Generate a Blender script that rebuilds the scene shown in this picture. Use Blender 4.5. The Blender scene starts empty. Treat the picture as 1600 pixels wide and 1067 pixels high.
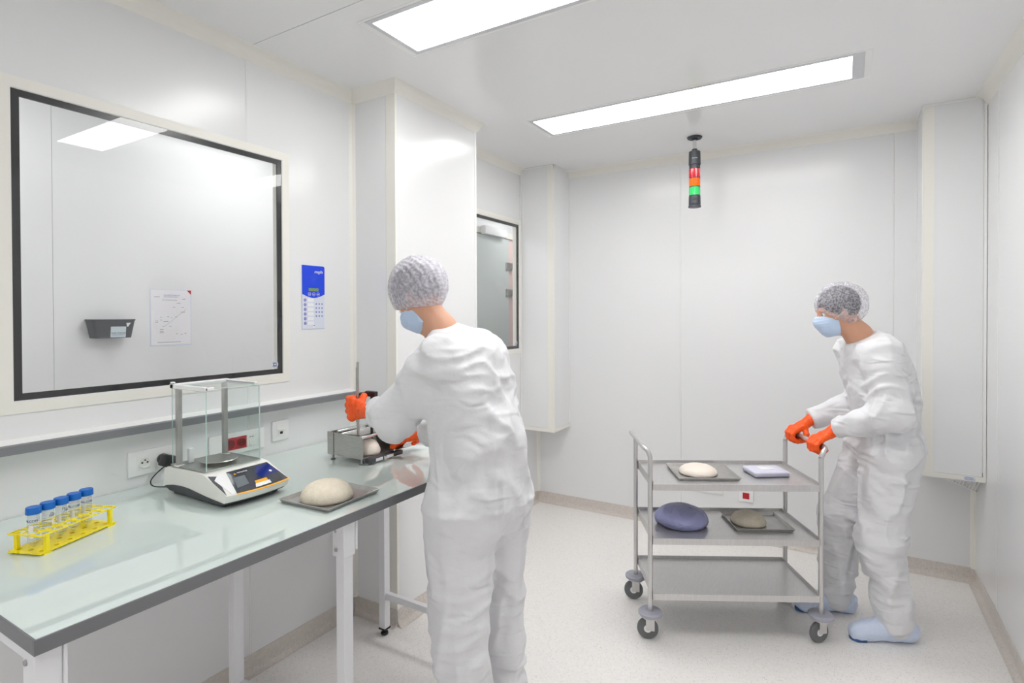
import bpy, bmesh, math, random
import numpy as np
from mathutils import Matrix, Vector

random.seed(7)
SC = bpy.context.scene
COL = SC.collection
PI = math.pi

# ------------------------------------------------------------------ camera
yaw, pit, rol, F, CY = math.radians(-30.8746), math.radians(-.54939), math.radians(-.20259), 872.05, 500.81
fw = Vector((math.sin(yaw) * math.cos(pit), math.cos(yaw) * math.cos(pit), math.sin(pit)))
r0 = Vector((math.cos(yaw), -math.sin(yaw), 0)); u0 = r0.cross(fw)
rt = r0 * math.cos(rol) + u0 * math.sin(rol); up = -r0 * math.sin(rol) + u0 * math.cos(rol)
cam = bpy.data.cameras.new('camera'); cam_o = bpy.data.objects.new('camera', cam); COL.objects.link(cam_o)
R = Matrix((rt, up, -fw)).transposed().to_4x4(); R.translation = (0, 0, 1.55)
cam_o.matrix_world = R
cam.sensor_width = 36; cam.lens = F / 1600 * 36; cam.shift_y = (CY - 533.5) / 1600; cam.clip_start = .02
SC.camera = cam_o
# ------------------------------------------------------------------ world, exposure
w = bpy.data.worlds.new('world'); SC.world = w; w.use_nodes = True
w.node_tree.nodes['Background'].inputs[0].default_value = (.9, .95, 1, 1)
w.node_tree.nodes['Background'].inputs[1].default_value = .3
SC.view_settings.view_transform = 'Standard'; SC.view_settings.look = 'None'
SC.view_settings.gamma = 1; SC.view_settings.use_curve_mapping = False
SC.view_settings.exposure = 0.0
LAMP = 14.6          # ceiling panels of the clean room
LAMP_CORR = 8.2     # unseen ceiling panels added to light the corridor
try:
    SC.cycles.diffuse_bounces = 8; SC.cycles.max_bounces = 14; SC.cycles.transparent_max_bounces = 16
    SC.cycles.glossy_bounces = 5; SC.cycles.caustics_reflective = False; SC.cycles.caustics_refractive = False
    SC.cycles.sample_clamp_indirect = 6
except Exception:
    pass

# ------------------------------------------------------------------ materials
def mat(name, col, rough=.5, metal=0, spec=.5, bump=None, noise=None, **kw):
    m = bpy.data.materials.new(name); m.use_nodes = True
    nt = m.node_tree; b = nt.nodes['Principled BSDF']
    b.inputs['Base Color'].default_value = (*col, 1); b.inputs['Roughness'].default_value = rough
    b.inputs['Metallic'].default_value = metal; b.inputs['Specular IOR Level'].default_value = spec
    for k, v in kw.items(): b.inputs[k].default_value = v
    tc = nt.nodes.new('ShaderNodeTexCoord')
    if noise:            # (scale, second colour, stretch)
        n = nt.nodes.new('ShaderNodeTexNoise'); mp = nt.nodes.new('ShaderNodeMapping')
        mp.inputs['Scale'].default_value = noise[2] if len(noise) > 2 else (1, 1, 1)
        n.inputs['Scale'].default_value = noise[0]; n.inputs['Detail'].default_value = 4
        nt.links.new(tc.outputs['Object'], mp.inputs[0]); nt.links.new(mp.outputs[0], n.inputs[0])
        rp = nt.nodes.new('ShaderNodeValToRGB')
        rp.color_ramp.elements[0].position = .35; rp.color_ramp.elements[1].position = .65
        rp.color_ramp.elements[0].color = (*col, 1); rp.color_ramp.elements[1].color = (*noise[1], 1)
        nt.links.new(n.outputs[0], rp.inputs[0]); nt.links.new(rp.outputs[0], b.inputs['Base Color'])
    if bump:             # (scale, strength, distance, stretch)
        n = nt.nodes.new('ShaderNodeTexNoise'); mp = nt.nodes.new('ShaderNodeMapping')
        mp.inputs['Scale'].default_value = bump[3] if len(bump) > 3 else (1, 1, 1)
        n.inputs['Scale'].default_value = bump[0]; n.inputs['Detail'].default_value = 3
        bp = nt.nodes.new('ShaderNodeBump'); bp.inputs['Strength'].default_value = bump[1]; bp.inputs['Distance'].default_value = bump[2]
        nt.links.new(tc.outputs['Object'], mp.inputs[0]); nt.links.new(mp.outputs[0], n.inputs[0])
        nt.links.new(n.outputs[0], bp.inputs['Height']); nt.links.new(bp.outputs[0], b.inputs['Normal'])
    return m

def emis(name, col, s):
    m = bpy.data.materials.new(name); m.use_nodes = True; nt = m.node_tree; nt.nodes.clear()
    e = nt.nodes.new('ShaderNodeEmission'); o = nt.nodes.new('ShaderNodeOutputMaterial')
    e.inputs[0].default_value = (*col, 1); e.inputs[1].default_value = s
    nt.links.new(e.outputs[0], o.inputs[0]); return m

def glass(name, tint=(1, 1, 1), ior=1.5, extra=0.0):
    m = bpy.data.materials.new(name); m.use_nodes = True; nt = m.node_tree; nt.nodes.clear()
    t = nt.nodes.new('ShaderNodeBsdfTransparent'); t.inputs[0].default_value = (*tint, 1)
    g = nt.nodes.new('ShaderNodeBsdfGlossy'); g.inputs['Roughness'].default_value = .0
    f = nt.nodes.new('ShaderNodeFresnel'); f.inputs[0].default_value = ior
    x = nt.nodes.new('ShaderNodeMixShader'); o = nt.nodes.new('ShaderNodeOutputMaterial')
    ge = nt.nodes.new('ShaderNodeNewGeometry'); mu = nt.nodes.new('ShaderNodeMath'); mu.operation = 'SUBTRACT'; mu.use_clamp = True
    nt.links.new(f.outputs[0], mu.inputs[0]); nt.links.new(ge.outputs['Backfacing'], mu.inputs[1]); nt.links.new(mu.outputs[0], x.inputs[0])
    if extra:
        d = nt.nodes.new('ShaderNodeBsdfDiffuse'); d.inputs[0].default_value = (.85, .87, .9, 1)
        x2 = nt.nodes.new('ShaderNodeMixShader'); x2.inputs[0].default_value = extra
        nt.links.new(t.outputs[0], x2.inputs[1]); nt.links.new(d.outputs[0], x2.inputs[2]); nt.links.new(x2.outputs[0], x.inputs[1])
    else: nt.links.new(t.outputs[0], x.inputs[1])
    nt.links.new(g.outputs[0], x.inputs[2])
    nt.links.new(x.outputs[0], o.inputs[0]); return m

def vinyl(name, base, dark, light):
    m = mat(name, base, .32, spec=.45); nt = m.node_tree; b = nt.nodes['Principled BSDF']
    tc = nt.nodes['Texture Coordinate']
    v = nt.nodes.new('ShaderNodeTexVoronoi'); v.inputs['Scale'].default_value = 130
    r = nt.nodes.new('ShaderNodeValToRGB'); r.color_ramp.interpolation = 'LINEAR'
    r.color_ramp.elements[0].position = .13; r.color_ramp.elements[0].color = (*dark, 1)
    r.color_ramp.elements[1].position = .22; r.color_ramp.elements[1].color = (*base, 1)
    v2 = nt.nodes.new('ShaderNodeTexVoronoi'); v2.inputs['Scale'].default_value = 260
    # only some cells carry a dark chip
    lt = nt.nodes.new('ShaderNodeSeparateColor'); gt = nt.nodes.new('ShaderNodeMath'); gt.operation = 'GREATER_THAN'; gt.inputs[1].default_value = .62
    mx = nt.nodes.new('ShaderNodeMix'); mx.data_type = 'RGBA'
    n = nt.nodes.new('ShaderNodeTexNoise'); n.inputs['Scale'].default_value = 60
    r2 = nt.nodes.new('ShaderNodeValToRGB')
    r2.color_ramp.elements[0].position = .3; r2.color_ramp.elements[0].color = (*base, 1)
    r2.color_ramp.elements[1].position = .7; r2.color_ramp.elements[1].color = (*light, 1)
    nt.links.new(tc.outputs['Object'], v.inputs['Vector']); nt.links.new(tc.outputs['Object'], n.inputs['Vector'])
    nt.links.new(v.outputs['Distance'], r.inputs[0]); nt.links.new(v.outputs['Color'], lt.inputs[0])
    nt.links.new(lt.outputs[0], gt.inputs[0]); nt.links.new(gt.outputs[0], mx.inputs[0])
    nt.links.new(n.outputs[0], r2.inputs[0]); nt.links.new(r2.outputs[0], mx.inputs[6]); nt.links.new(r.outputs[0], mx.inputs[7])
    nt.links.new(mx.outputs[2], b.inputs['Base Color']); return m

def suitmat():
    m = mat('white_nonwoven', (.735, .735, .755), .5, spec=.35); nt = m.node_tree; b = nt.nodes['Principled BSDF']; tc = nt.nodes['Texture Coordinate']
    prev = None
    for sc, st, ds, stretch in ((6, .9, .045, (1, 1, .5)), (14, .7, .016, (.55, .55, 1.4)), (60, .3, .003, (1, 1, 1))):
        n = nt.nodes.new('ShaderNodeTexNoise'); n.noise_type = 'RIDGED_MULTIFRACTAL' if sc < 50 else 'FBM'
        n.inputs['Scale'].default_value = sc; n.inputs['Detail'].default_value = 2.5; n.inputs['Distortion'].default_value = .8
        mp = nt.nodes.new('ShaderNodeMapping'); mp.inputs['Scale'].default_value = stretch; mp.inputs['Rotation'].default_value = (.3, .5, .2)
        bp = nt.nodes.new('ShaderNodeBump'); bp.inputs['Strength'].default_value = st; bp.inputs['Distance'].default_value = ds
        nt.links.new(tc.outputs['Object'], mp.inputs[0]); nt.links.new(mp.outputs[0], n.inputs[0]); nt.links.new(n.outputs[0], bp.inputs['Height'])
        if prev: nt.links.new(prev.outputs[0], bp.inputs['Normal'])
        prev = bp
    nt.links.new(prev.outputs[0], b.inputs['Normal']); return m

M = dict(
    wall=mat('wall_enamel', (.775, .78, .785), .22, spec=.45),
    bead=mat('joint_bead', (.90, .90, .88), .35),
    ceil=mat('ceiling_enamel', (.81, .81, .815), .16, spec=.45),
    cream=mat('cream_profile', (.80, .785, .73), .4),
    white=mat('white_profile', (.83, .83, .82), .35),
    floor=vinyl('speckled_vinyl', (.80, .775, .75), (.36, .30, .26), (.84, .82, .80)),
    skirt=vinyl('speckled_skirting', (.60, .555, .51), (.30, .22, .18), (.66, .61, .57)),
    black=mat('black_seal', (.012, .012, .013), .22),
    glass=glass('window_glass', (.985, .988, .99)),
    bglass=glass('draft_glass', (.965, .985, .98), 1.45),
    gedge=mat('glass_edge', (.52, .70, .65), .1),
    tglass=mat('painted_glass', (.66, .745, .715), .015, spec=.62, **{'Coat Weight': .6, 'Coat Roughness': .01}),
    grey=mat('grey_edging', (.17, .17, .18), .35, spec=.4),
    railg=mat('rail_grey', (.20, .205, .22), .4),
    steelp=mat('white_painted_steel', (.78, .78, .80), .35),
    bolt=mat('bolt_steel', (.45, .45, .45), .35, metal=1),
    blackp=mat('black_plastic', (.015, .015, .017), .35),
    steel=mat('brushed_steel', (.55, .54, .52), .28, metal=1, noise=(30, (.47, .46, .44), (1, 1, 14))),
    steel2=mat('dull_steel', (.50, .485, .47), .38, metal=.8, noise=(24, (.44, .43, .415))),
    chrome=mat('chrome', (.75, .75, .75), .1, metal=1),
    alu=mat('aluminium_frame', (.62, .62, .65), .35, metal=.35),
    abs=mat('off_white_plastic', (.78, .77, .73), .3),
    absd=mat('dark_grey_plastic', (.045, .047, .055), .4),
    plate=mat('white_plate', (.84, .84, .84), .25),
    platec=mat('white_insert', (.80, .80, .78), .3),
    red=mat('red_plastic', (.50, .02, .03), .3),
    dred=mat('dark_red', (.22, .01, .015), .3),
    yellow=mat('yellow_plastic', (.93, .77, .01), .35),
    bluecap=mat('blue_plastic', (.0, .13, .52), .35, bump=(300, .2, .001, (1, 1, .05))),
    tube=glass('clear_tube', (.97, .975, .985), 1.35, .07),
    print=mat('grey_print', (.12, .15, .20), .6),
    wprint=mat('white_print', (.85, .85, .85), .5),
    dome=mat('cream_textured', (.84, .76, .62), .75, bump=(220, .7, .003), noise=(70, (.78, .70, .56))),
    domew=mat('cream_smooth', (.78, .70, .62), .5),
    suit=suitmat(),
    skin=mat('skin', (.62, .33, .215), .5, **{'Subsurface Weight': .08}),
    orange=mat('orange_glove', (.95, .10, .002), .5, bump=(120, .5, .002)),
    hair=mat('dark_hair', (.022, .018, .018), .6, bump=(90, .8, .004, (1, 1, .2))),
    mask=mat('pale_blue_mask', (.50, .62, .80), .7, bump=(6, .2, .001, (1, 1, 60))),
    shoe=mat('pale_overshoe', (.62, .70, .86), .5, bump=(40, .8, .008)),
    sole=mat('blue_sole', (.03, .10, .26), .6),
    eyew=mat('eye_white', (.8, .8, .78), .2), iris=mat('iris', (.08, .05, .03), .15),
    basket=mat('grey_basket', (.085, .09, .10), .6, bump=(220, .6, .003)),
    paper=mat('paper', (.83, .81, .84), .35), label=mat('pale_label', (.60, .68, .73), .4),
    lavg=mat('lavender_grey', (.36, .36, .42), .45), lavp=mat('pale_lavender', (.62, .62, .74), .4),
    lav=mat('lavender_bag', (.36, .37, .62), .45, bump=(20, .8, .02)),
    keyblue=mat('panel_blue', (.004, .055, .72), .3), keywhite=mat('panel_white', (.66, .70, .80), .3),
    keylite=mat('panel_label', (.82, .83, .85), .4), key=mat('panel_button', (.26, .25, .55), .4),
    lcd=mat('green_display', (.18, .30, .10), .3), navy=mat('navy_ink', (.01, .018, .09), .4),
    towerg=mat('tower_grey', (.045, .05, .06), .4), tr=mat('tower_red', (.60, .005, .02), .12, **{'Coat Weight': .4}),
    to=mat('tower_orange', (.95, .16, .003), .12, **{'Coat Weight': .4}), tg=mat('tower_green', (.05, .62, .17), .12, **{'Coat Weight': .4}),
    disp=mat('display_dark', (.035, .038, .05), .08), dispb=mat('display_blue', (.008, .02, .16), .08),
    dispg=mat('display_grey', (.13, .15, .17), .1),  # flat grey for the screen patch and the notice print
    oran=mat('amber_strip', (.90, .43, .005), .35), pink=mat('pink_gap_light', (.80, .60, .56), .5),
    door=mat('door_leaf', (.62, .66, .64), .3), wheel=mat('grey_tyre', (.14, .145, .15), .5),
    lamp=emis('lamp_diffuser', (1, .995, .985), LAMP), lampc=emis('corridor_fill_diffuser', (1, 1, 1), LAMP_CORR),
)
# bouffant cap: thin gathered non-woven, partly see-through
def capmat(name, alpha):
    m = mat(name, (.70, .68, .75), .7, spec=.2); nt = m.node_tree; b = nt.nodes['Principled BSDF']; tc = nt.nodes['Texture Coordinate']
    n = nt.nodes.new('ShaderNodeTexNoise'); n.inputs['Scale'].default_value = 130; n.inputs['Detail'].default_value = 2
    mp = nt.nodes.new('ShaderNodeMapping'); mp.inputs['Scale'].default_value = (1, .35, .8); mp.inputs['Rotation'].default_value = (.4, .3, .5)
    r = nt.nodes.new('ShaderNodeValToRGB'); r.color_ramp.elements[0].position = .35; r.color_ramp.elements[0].color = (alpha - .16,) * 3 + (1,)
    r.color_ramp.elements[1].position = .65; r.color_ramp.elements[1].color = (min(1, alpha + .16),) * 3 + (1,)
    bp = nt.nodes.new('ShaderNodeBump'); bp.inputs['Distance'].default_value = .004; bp.inputs['Strength'].default_value = .8
    nt.links.new(tc.outputs['Object'], mp.inputs[0]); nt.links.new(mp.outputs[0], n.inputs[0]); nt.links.new(n.outputs[0], r.inputs[0])
    nt.links.new(r.outputs[0], b.inputs['Alpha']); nt.links.new(n.outputs[0], bp.inputs['Height']); nt.links.new(bp.outputs[0], b.inputs['Normal'])
    return m
M['cap'] = capmat('cap_fabric_light', .62); M['cap2'] = capmat('cap_fabric_dark', .34)

# ------------------------------------------------------------------ object helpers
ORG = {}
def tag(o, label=None, cat=None, group=None, kind=None):
    if label: o['label'] = label
    if cat: o['category'] = cat
    if group: o['group'] = group
    if kind: o['kind'] = kind
    return o

def thing(name, loc, label, cat, group=None):
    o = bpy.data.objects.new(name, None); COL.objects.link(o); o.location = loc
    o.empty_display_size = .05; ORG[o] = Vector(loc)
    return tag(o, label, cat, group)

def link(name, me, m, parent=None, smooth=False, label=None, **kw):
    """me: mesh in WORLD coordinates; it is re-based on its root's origin."""
    ms = m if isinstance(m, (list, tuple)) else [m]
    for q in ms: me.materials.append(q)
    o = bpy.data.objects.new(name, me); COL.objects.link(o)
    if parent:
        org = ORG[parent]; me.transform(Matrix.Translation(-org)); o.parent = parent
        ORG[o] = org
    else:
        ORG[o] = Vector((0, 0, 0))
    if smooth:
        me.polygons.foreach_set('use_smooth', [True] * len(me.polygons))
        if smooth != 'all':
            try: me.set_sharp_from_angle(angle=math.radians(35))
            except Exception: pass
    tag(o, label, **kw)
    return o

# a sub-part keeps the root's origin although its parent is a mesh sitting at local zero
class B:
    """bmesh builder in world coordinates (optionally through matrix T)"""
    def __init__(s, T=None): s.bm = bmesh.new(); s.T = T or Matrix()
    def _add(s, vs, fs, mi=0):
        v = [s.bm.verts.new(s.T @ Vector(p)) for p in vs]
        out = []
        for f in fs:
            try: q = s.bm.faces.new([v[i] for i in f]); q.material_index = mi; out.append(q)
            except ValueError: pass
        return v, out
    def box(s, x0, x1, y0, y1, z0, z1, bev=0, mi=0, seg=2):
        t = bmesh.new(); bmesh.ops.create_cube(t, size=1)
        for v in t.verts: v.co = Vector(((x0 + x1) / 2 + v.co.x * (x1 - x0), (y0 + y1) / 2 + v.co.y * (y1 - y0), (z0 + z1) / 2 + v.co.z * (z1 - z0)))
        if bev: bmesh.ops.bevel(t, geom=list(t.edges), offset=bev, segments=seg, affect='EDGES', profile=.5)
        s.merge(t, mi); return s
    def merge(s, t, mi=0):
        t.verts.index_update(); vs = [v.co.copy() for v in t.verts]; fs = [[v.index for v in f.verts] for f in t.faces]; t.free()
        s._add(vs, fs, mi); return s
    def prism(s, prof, a0, a1, axis='y', mi=0):
        """profile [(p,q)] extruded; axis y: (x,z); axis x: (y,z); axis z: (x,y)"""
        f = {'y': lambda p, q, a: (p, a, q), 'x': lambda p, q, a: (a, p, q), 'z': lambda p, q, a: (p, q, a)}[axis]
        n = len(prof)
        vs = [f(p, q, a0) for p, q in prof] + [f(p, q, a1) for p, q in prof]
        fs = [list(range(n))[::-1], [n + i for i in range(n)]] + [[i, (i + 1) % n, n + (i + 1) % n, n + i] for i in range(n)]
        s._add(vs, fs, mi); return s
    def tube(s, pts, r, n=10, cap=True, mi=0):
        pts = [Vector(p) for p in pts]; rs = r if isinstance(r, (list, tuple)) else [r] * len(pts)
        rings = []; pn = None
        for i, p in enumerate(pts):
            d = (pts[min(i + 1, len(pts) - 1)] - pts[max(i - 1, 0)]).normalized()
            if pn is None: pn = d.orthogonal().normalized()
            pn = (pn - d * pn.dot(d)).normalized(); b = d.cross(pn)
            rings.append([p + (pn * math.cos(2 * PI * k / n) + b * math.sin(2 * PI * k / n)) * rs[i] for k in range(n)])
        vs = [q for rg in rings for q in rg]; fs = []
        for i in range(len(pts) - 1):
            for k in range(n): fs.append([i * n + k, i * n + (k + 1) % n, (i + 1) * n + (k + 1) % n, (i + 1) * n + k])
        if cap: fs += [list(range(n))[::-1], [(len(pts) - 1) * n + k for k in range(n)]]
        s._add(vs, fs, mi); return s
    def lathe(s, prof, c=(0, 0, 0), n=28, axis='z', mi=0, closed=True):
        c = Vector(c); vs = []; fs = []
        def P(r, h, a):
            x, y = r * math.cos(a), r * math.sin(a)
            return c + Vector({'z': (x, y, h), 'x': (h, x, y), 'y': (x, h, y)}[axis])
        for r, h in prof:
            for k in range(n): vs.append(P(r, h, 2 * PI * k / n))
        for i in range(len(prof) - 1):
            for k in range(n): fs.append([i * n + k, i * n + (k + 1) % n, (i + 1) * n + (k + 1) % n, (i + 1) * n + k])
        if closed: fs += [list(range(n))[::-1], [(len(prof) - 1) * n + k for k in range(n)]]
        s._add(vs, fs, mi); return s
    def quad(s, *p, mi=0): s._add(p, [range(len(p))], mi); return s
    def out(s, name, m, parent=None, smooth=False, label=None, **kw):
        bmesh.ops.remove_doubles(s.bm, verts=s.bm.verts, dist=1e-6)
        bmesh.ops.recalc_face_normals(s.bm, faces=s.bm.faces)
        me = bpy.data.meshes.new(name); s.bm.to_mesh(me); s.bm.free()
        return link(name, me, m, parent, smooth, label, **kw)

def text(name, s, size, Mx, m, parent, ext=.0002, align='LEFT', wrap=None, shear=0):
    cu = bpy.data.curves.new('t', 'FONT'); cu.body = s; cu.size = size; cu.align_x = align; cu.extrude = ext; cu.shear = shear
    ob = bpy.data.objects.new('t', cu); COL.objects.link(ob); bpy.context.view_layer.update()
    dg = bpy.context.evaluated_depsgraph_get(); me = bpy.data.meshes.new_from_object(ob.evaluated_get(dg))
    bpy.data.objects.remove(ob); me.materials.clear()
    if wrap:
        R_ = wrap
        for v in me.vertices:
            a = v.co.x / R_; rr = R_ + .0003 + v.co.z; v.co = Vector((rr * math.sin(a), v.co.y, rr * math.cos(a)))
    me.transform(Mx)
    me.name = name
    return link(name, me, m, parent)

def frame_rect(b, pl, a0, a1, z0, z1, wdt, t0, t1, mi=0):
    """rectangular frame in the plane x=const (pl 'x') between t0..t1"""
    b.box(t0, t1, a0, a1, z1 - wdt, z1, mi=mi); b.box(t0, t1, a0, a1, z0, z0 + wdt, mi=mi)
    b.box(t0, t1, a0, a0 + wdt, z0 + wdt, z1 - wdt, mi=mi); b.box(t0, t1, a1 - wdt, a1, z0 + wdt, z1 - wdt, mi=mi)
    return b

# ================================================================== SETTING
XL, XR, YB, YF, ZC = -2.209, .642, 4.11, -2.0, 2.70
WT = .05
W1 = (.685, 1.654, 1.285, 2.262)
W2 = (2.835, 3.803, 1.285, 2.262)

fl = B().box(XL, XR, YF, YB, -.1, 0).out('floor', M['floor'], kind='structure')
# ceiling with panel joints: backing slab and panels
ce = B().box(XL - .02, XR + .02, YF, YB + .02, ZC + .012, ZC + .1).out('ceiling', M['bead'], kind='structure')
L_Y = [(-.878 - 1.31 / 2 * 0, ), ]
LIGHTS = [3.06, 1.748, -.876]
LX0, LX1, LW = -1.62, .072, .157
edges = [YF, -.92, .279, 1.478, YB]
def cut(a0, a1, b0, b1, holes):
    """rectangles covering [a0,a1]x[b0,b1] minus holes (a0,a1,b0,b1)"""
    As = sorted({a0, a1, *[min(max(h[i], a0), a1) for h in holes for i in (0, 1)]})
    Bs = sorted({b0, b1, *[min(max(h[i], b0), b1) for h in holes for i in (2, 3)]})
    for i in range(len(As) - 1):
        for j in range(len(Bs) - 1):
            ca, cb = (As[i] + As[i + 1]) / 2, (Bs[j] + Bs[j + 1]) / 2
            if not any(h[0] < ca < h[1] and h[2] < cb < h[3] for h in holes): yield As[i], As[i + 1], Bs[j], Bs[j + 1]
for i in range(len(edges) - 1):
    b = B(); g = .0015
    for (x0, x1, y0, y1) in cut(XL - .02, XR + .02, edges[i] + g, edges[i + 1] - g + (.02 if i == 3 else 0), [(LX0, LX1, c - LW, c + LW) for c in LIGHTS]):
        b.box(x0, x1, y0, y1, ZC, ZC + .012)
    b.out('ceiling_panel', M['ceil'], ce)

# left wall: backing, panels with recessed bead joints
H1 = (W1[0] + .004, W1[1] - .004, W1[2] + .004, W1[3] - .004); H2 = (W2[0] + .004, W2[1] - .004, W2[2] + .004, W2[3] - .004)
b = B()
for (y0, y1, z0, z1) in cut(YF, YB, 0, ZC, [H1, H2]): b.box(XL - WT, XL - .006, y0, y1, z0, z1)
wl = b.out('wall_left', M['bead'], kind='structure')
ej = [YF, -.92, .279, 1.479, 2.679, 3.88, YB]
for i in range(len(ej) - 1):
    b = B(); g = .003
    for (y0, y1, z0, z1) in cut(ej[i] + g, ej[i + 1] - g, 0, ZC, [H1, H2]): b.box(XL - .006, XL, y0, y1, z0, z1)
    b.out('wall_panel', M['wall'], wl)
for y in ej[1:-1]:
    b = B()
    for (y0, y1, z0, z1) in cut(y - .0018, y + .0018, .08, ZC - .04, [H1, H2]): b.box(XL - .006, XL + .0006, y0, y1, z0, z1)
    b.out('joint_strip', M['bead'], wl)

def plain_wall(name, axis, pos, sgn, a0, a1, joints):
    """wall in plane axis=pos whose room side faces sgn"""
    def bx(b, p0, p1, u0, u1, z0, z1):
        p0, p1 = min(p0, p1), max(p0, p1)
        if axis == 'y': b.box(u0, u1, p0, p1, z0, z1)
        else: b.box(p0, p1, u0, u1, z0, z1)
    b = B(); bx(b, pos - sgn * .006, pos - sgn * WT, a0, a1, 0, ZC); wo = b.out(name, M['bead'], kind='structure')
    e = [a0] + joints + [a1]
    for i in range(len(e) - 1):
        b = B(); bx(b, pos - sgn * .006, pos, e[i] + .0025 * (i > 0), e[i + 1] - .0025 * (i < len(e) - 2), 0, ZC); b.out('wall_panel', M['wall'], wo)
    for j in joints:
        b = B(); bx(b, pos - sgn * .006, pos + sgn * .0006, j - .0016, j + .0016, .08, ZC - .04); b.out('joint_strip', M['bead'], wo)
    return wo
plain_wall('wall_back', 'y', YB, -1, XL, XR, [-1.028, .250])
plain_wall('wall_right', 'x', XR, -1, YF, YB, [-1.22, -.02, 1.176, 2.376, 3.576])
plain_wall('wall_front', 'y', YF, 1, XL, XR, [-1.0, .2])

# pillar
PX, PY0, PY1 = -1.913, 2.078, 2.785
b = B().box(XL, PX - .006, PY0 + .006, PY1 - .006, 0, ZC); pil = b.out('wall_pillar', M['bead'], kind='structure')
B().box(XL + .012, PX - .062, PY0, PY0 + .006, 0, ZC).out('wall_panel', M['wall'], pil)
B().box(PX - .006, PX, PY0 + .014, PY1 - .018, 0, ZC).out('wall_panel', M['wall'], pil)
B().box(XL + .012, PX - .062, PY1 - .006, PY1, 0, ZC).out('wall_panel', M['wall'], pil)
B().box(PX - .060, PX + .001, PY0 - .001, PY0 + .005, .08, ZC - .03).box(PX - .005, PX + .001, PY0 + .005, PY0 + .013, .08, ZC - .03).out('corner_profile', M['cream'], pil)
B().box(PX - .005, PX + .001, PY1 - .017, PY1 + .001, .08, ZC - .03).out('corner_profile', M['white'], pil)

# cream cove profiles between ceiling and walls
def cove_prof(r, n=6, t=0):
    """concave quarter in the corner at (0,0), going +p (away from wall) and -q (down)"""
    pts = [(0, 0), (r, 0)]
    for i in range(1, n):
        a = i / n * PI / 2; pts.append((r - r * math.sin(a) * .8 - .0 , -(r - r * math.cos(a)) * .8 - .2 * r * i / n))
    pts.append((0, -r)); return pts
r_ = .052
def cove(name, axis, pos, sgn, a0, a1, m0=0, m1=0):
    pr = cove_prof(r_); b = B(); n = len(pr)
    g = lambda p, q, a: (pos + sgn * p, a, ZC + q) if axis == 'y' else (a, pos + sgn * p, ZC + q)
    b._add([g(p, q, a0 + m0 * p) for p, q in pr] + [g(p, q, a1 + m1 * p) for p, q in pr],
           [list(range(n))[::-1], [n + i for i in range(n)]] + [[i, (i + 1) % n, n + (i + 1) % n, n + i] for i in range(n)])
    b.out(name, M['cream'], kind='structure', smooth=True)
cove('trim_1', 'y', XL, 1, YF, PY0, 0, -1)
cove('trim_2', 'x', PY0, -1, XL, PX, 1, 1)
cove('trim_3', 'y', PX, 1, PY0, PY1, -1, 1)
cove('trim_4', 'y', XL, 1, PY1, 3.822)
cove('trim_5', 'x', YB, -1, -1.915, .365)
cove('trim_6', 'y', XR, -1, YF, 3.822)
# vertical inside corner profiles
B().prism([(XL, PY0), (XL + .024, PY0), (XL + .010, PY0 - .010), (XL, PY0 - .024)], .08, ZC - .05, 'z').out('trim_7', M['cream'], kind='structure')
B().prism([(XL, YB), (XL + .022, YB), (XL + .008, YB - .008), (XL, YB - .022)], .08, .66, 'z').out('trim_8', M['cream'], kind='structure')
B().prism([(XR, YB), (XR - .024, YB), (XR - .009, YB - .009), (XR, YB - .024)], .08, .66, 'z').out('trim_9', M['cream'], kind='structure')

# coved vinyl skirtings
def skirt(name, axis, pos, sgn, a0, a1):
    r = .03; pr = [(0, 0), (r + .004, 0)] + [(.004 + r - r * math.sin(i / 5 * PI / 2), r - r * math.cos(i / 5 * PI / 2)) for i in range(1, 6)] + [(.003, .085), (0, .085)]
    B().prism([(pos + sgn * p, q + .0005) for p, q in pr], a0, a1, axis).out(name, M['skirt'], kind='structure', smooth=True)
skirt('baseboard_left', 'y', XL, 1, YF, PY0)
skirt('baseboard_pillar', 'x', PY0, -1, XL, PX)
skirt('baseboard_pillar.001', 'y', PX, 1, PY0, PY1)
skirt('baseboard_left.001', 'y', XL, 1, PY1, YB)
skirt('baseboard_back', 'x', YB, -1, XL, XR)
skirt('baseboard_right', 'y', XR, -1, YF, YB)

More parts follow.
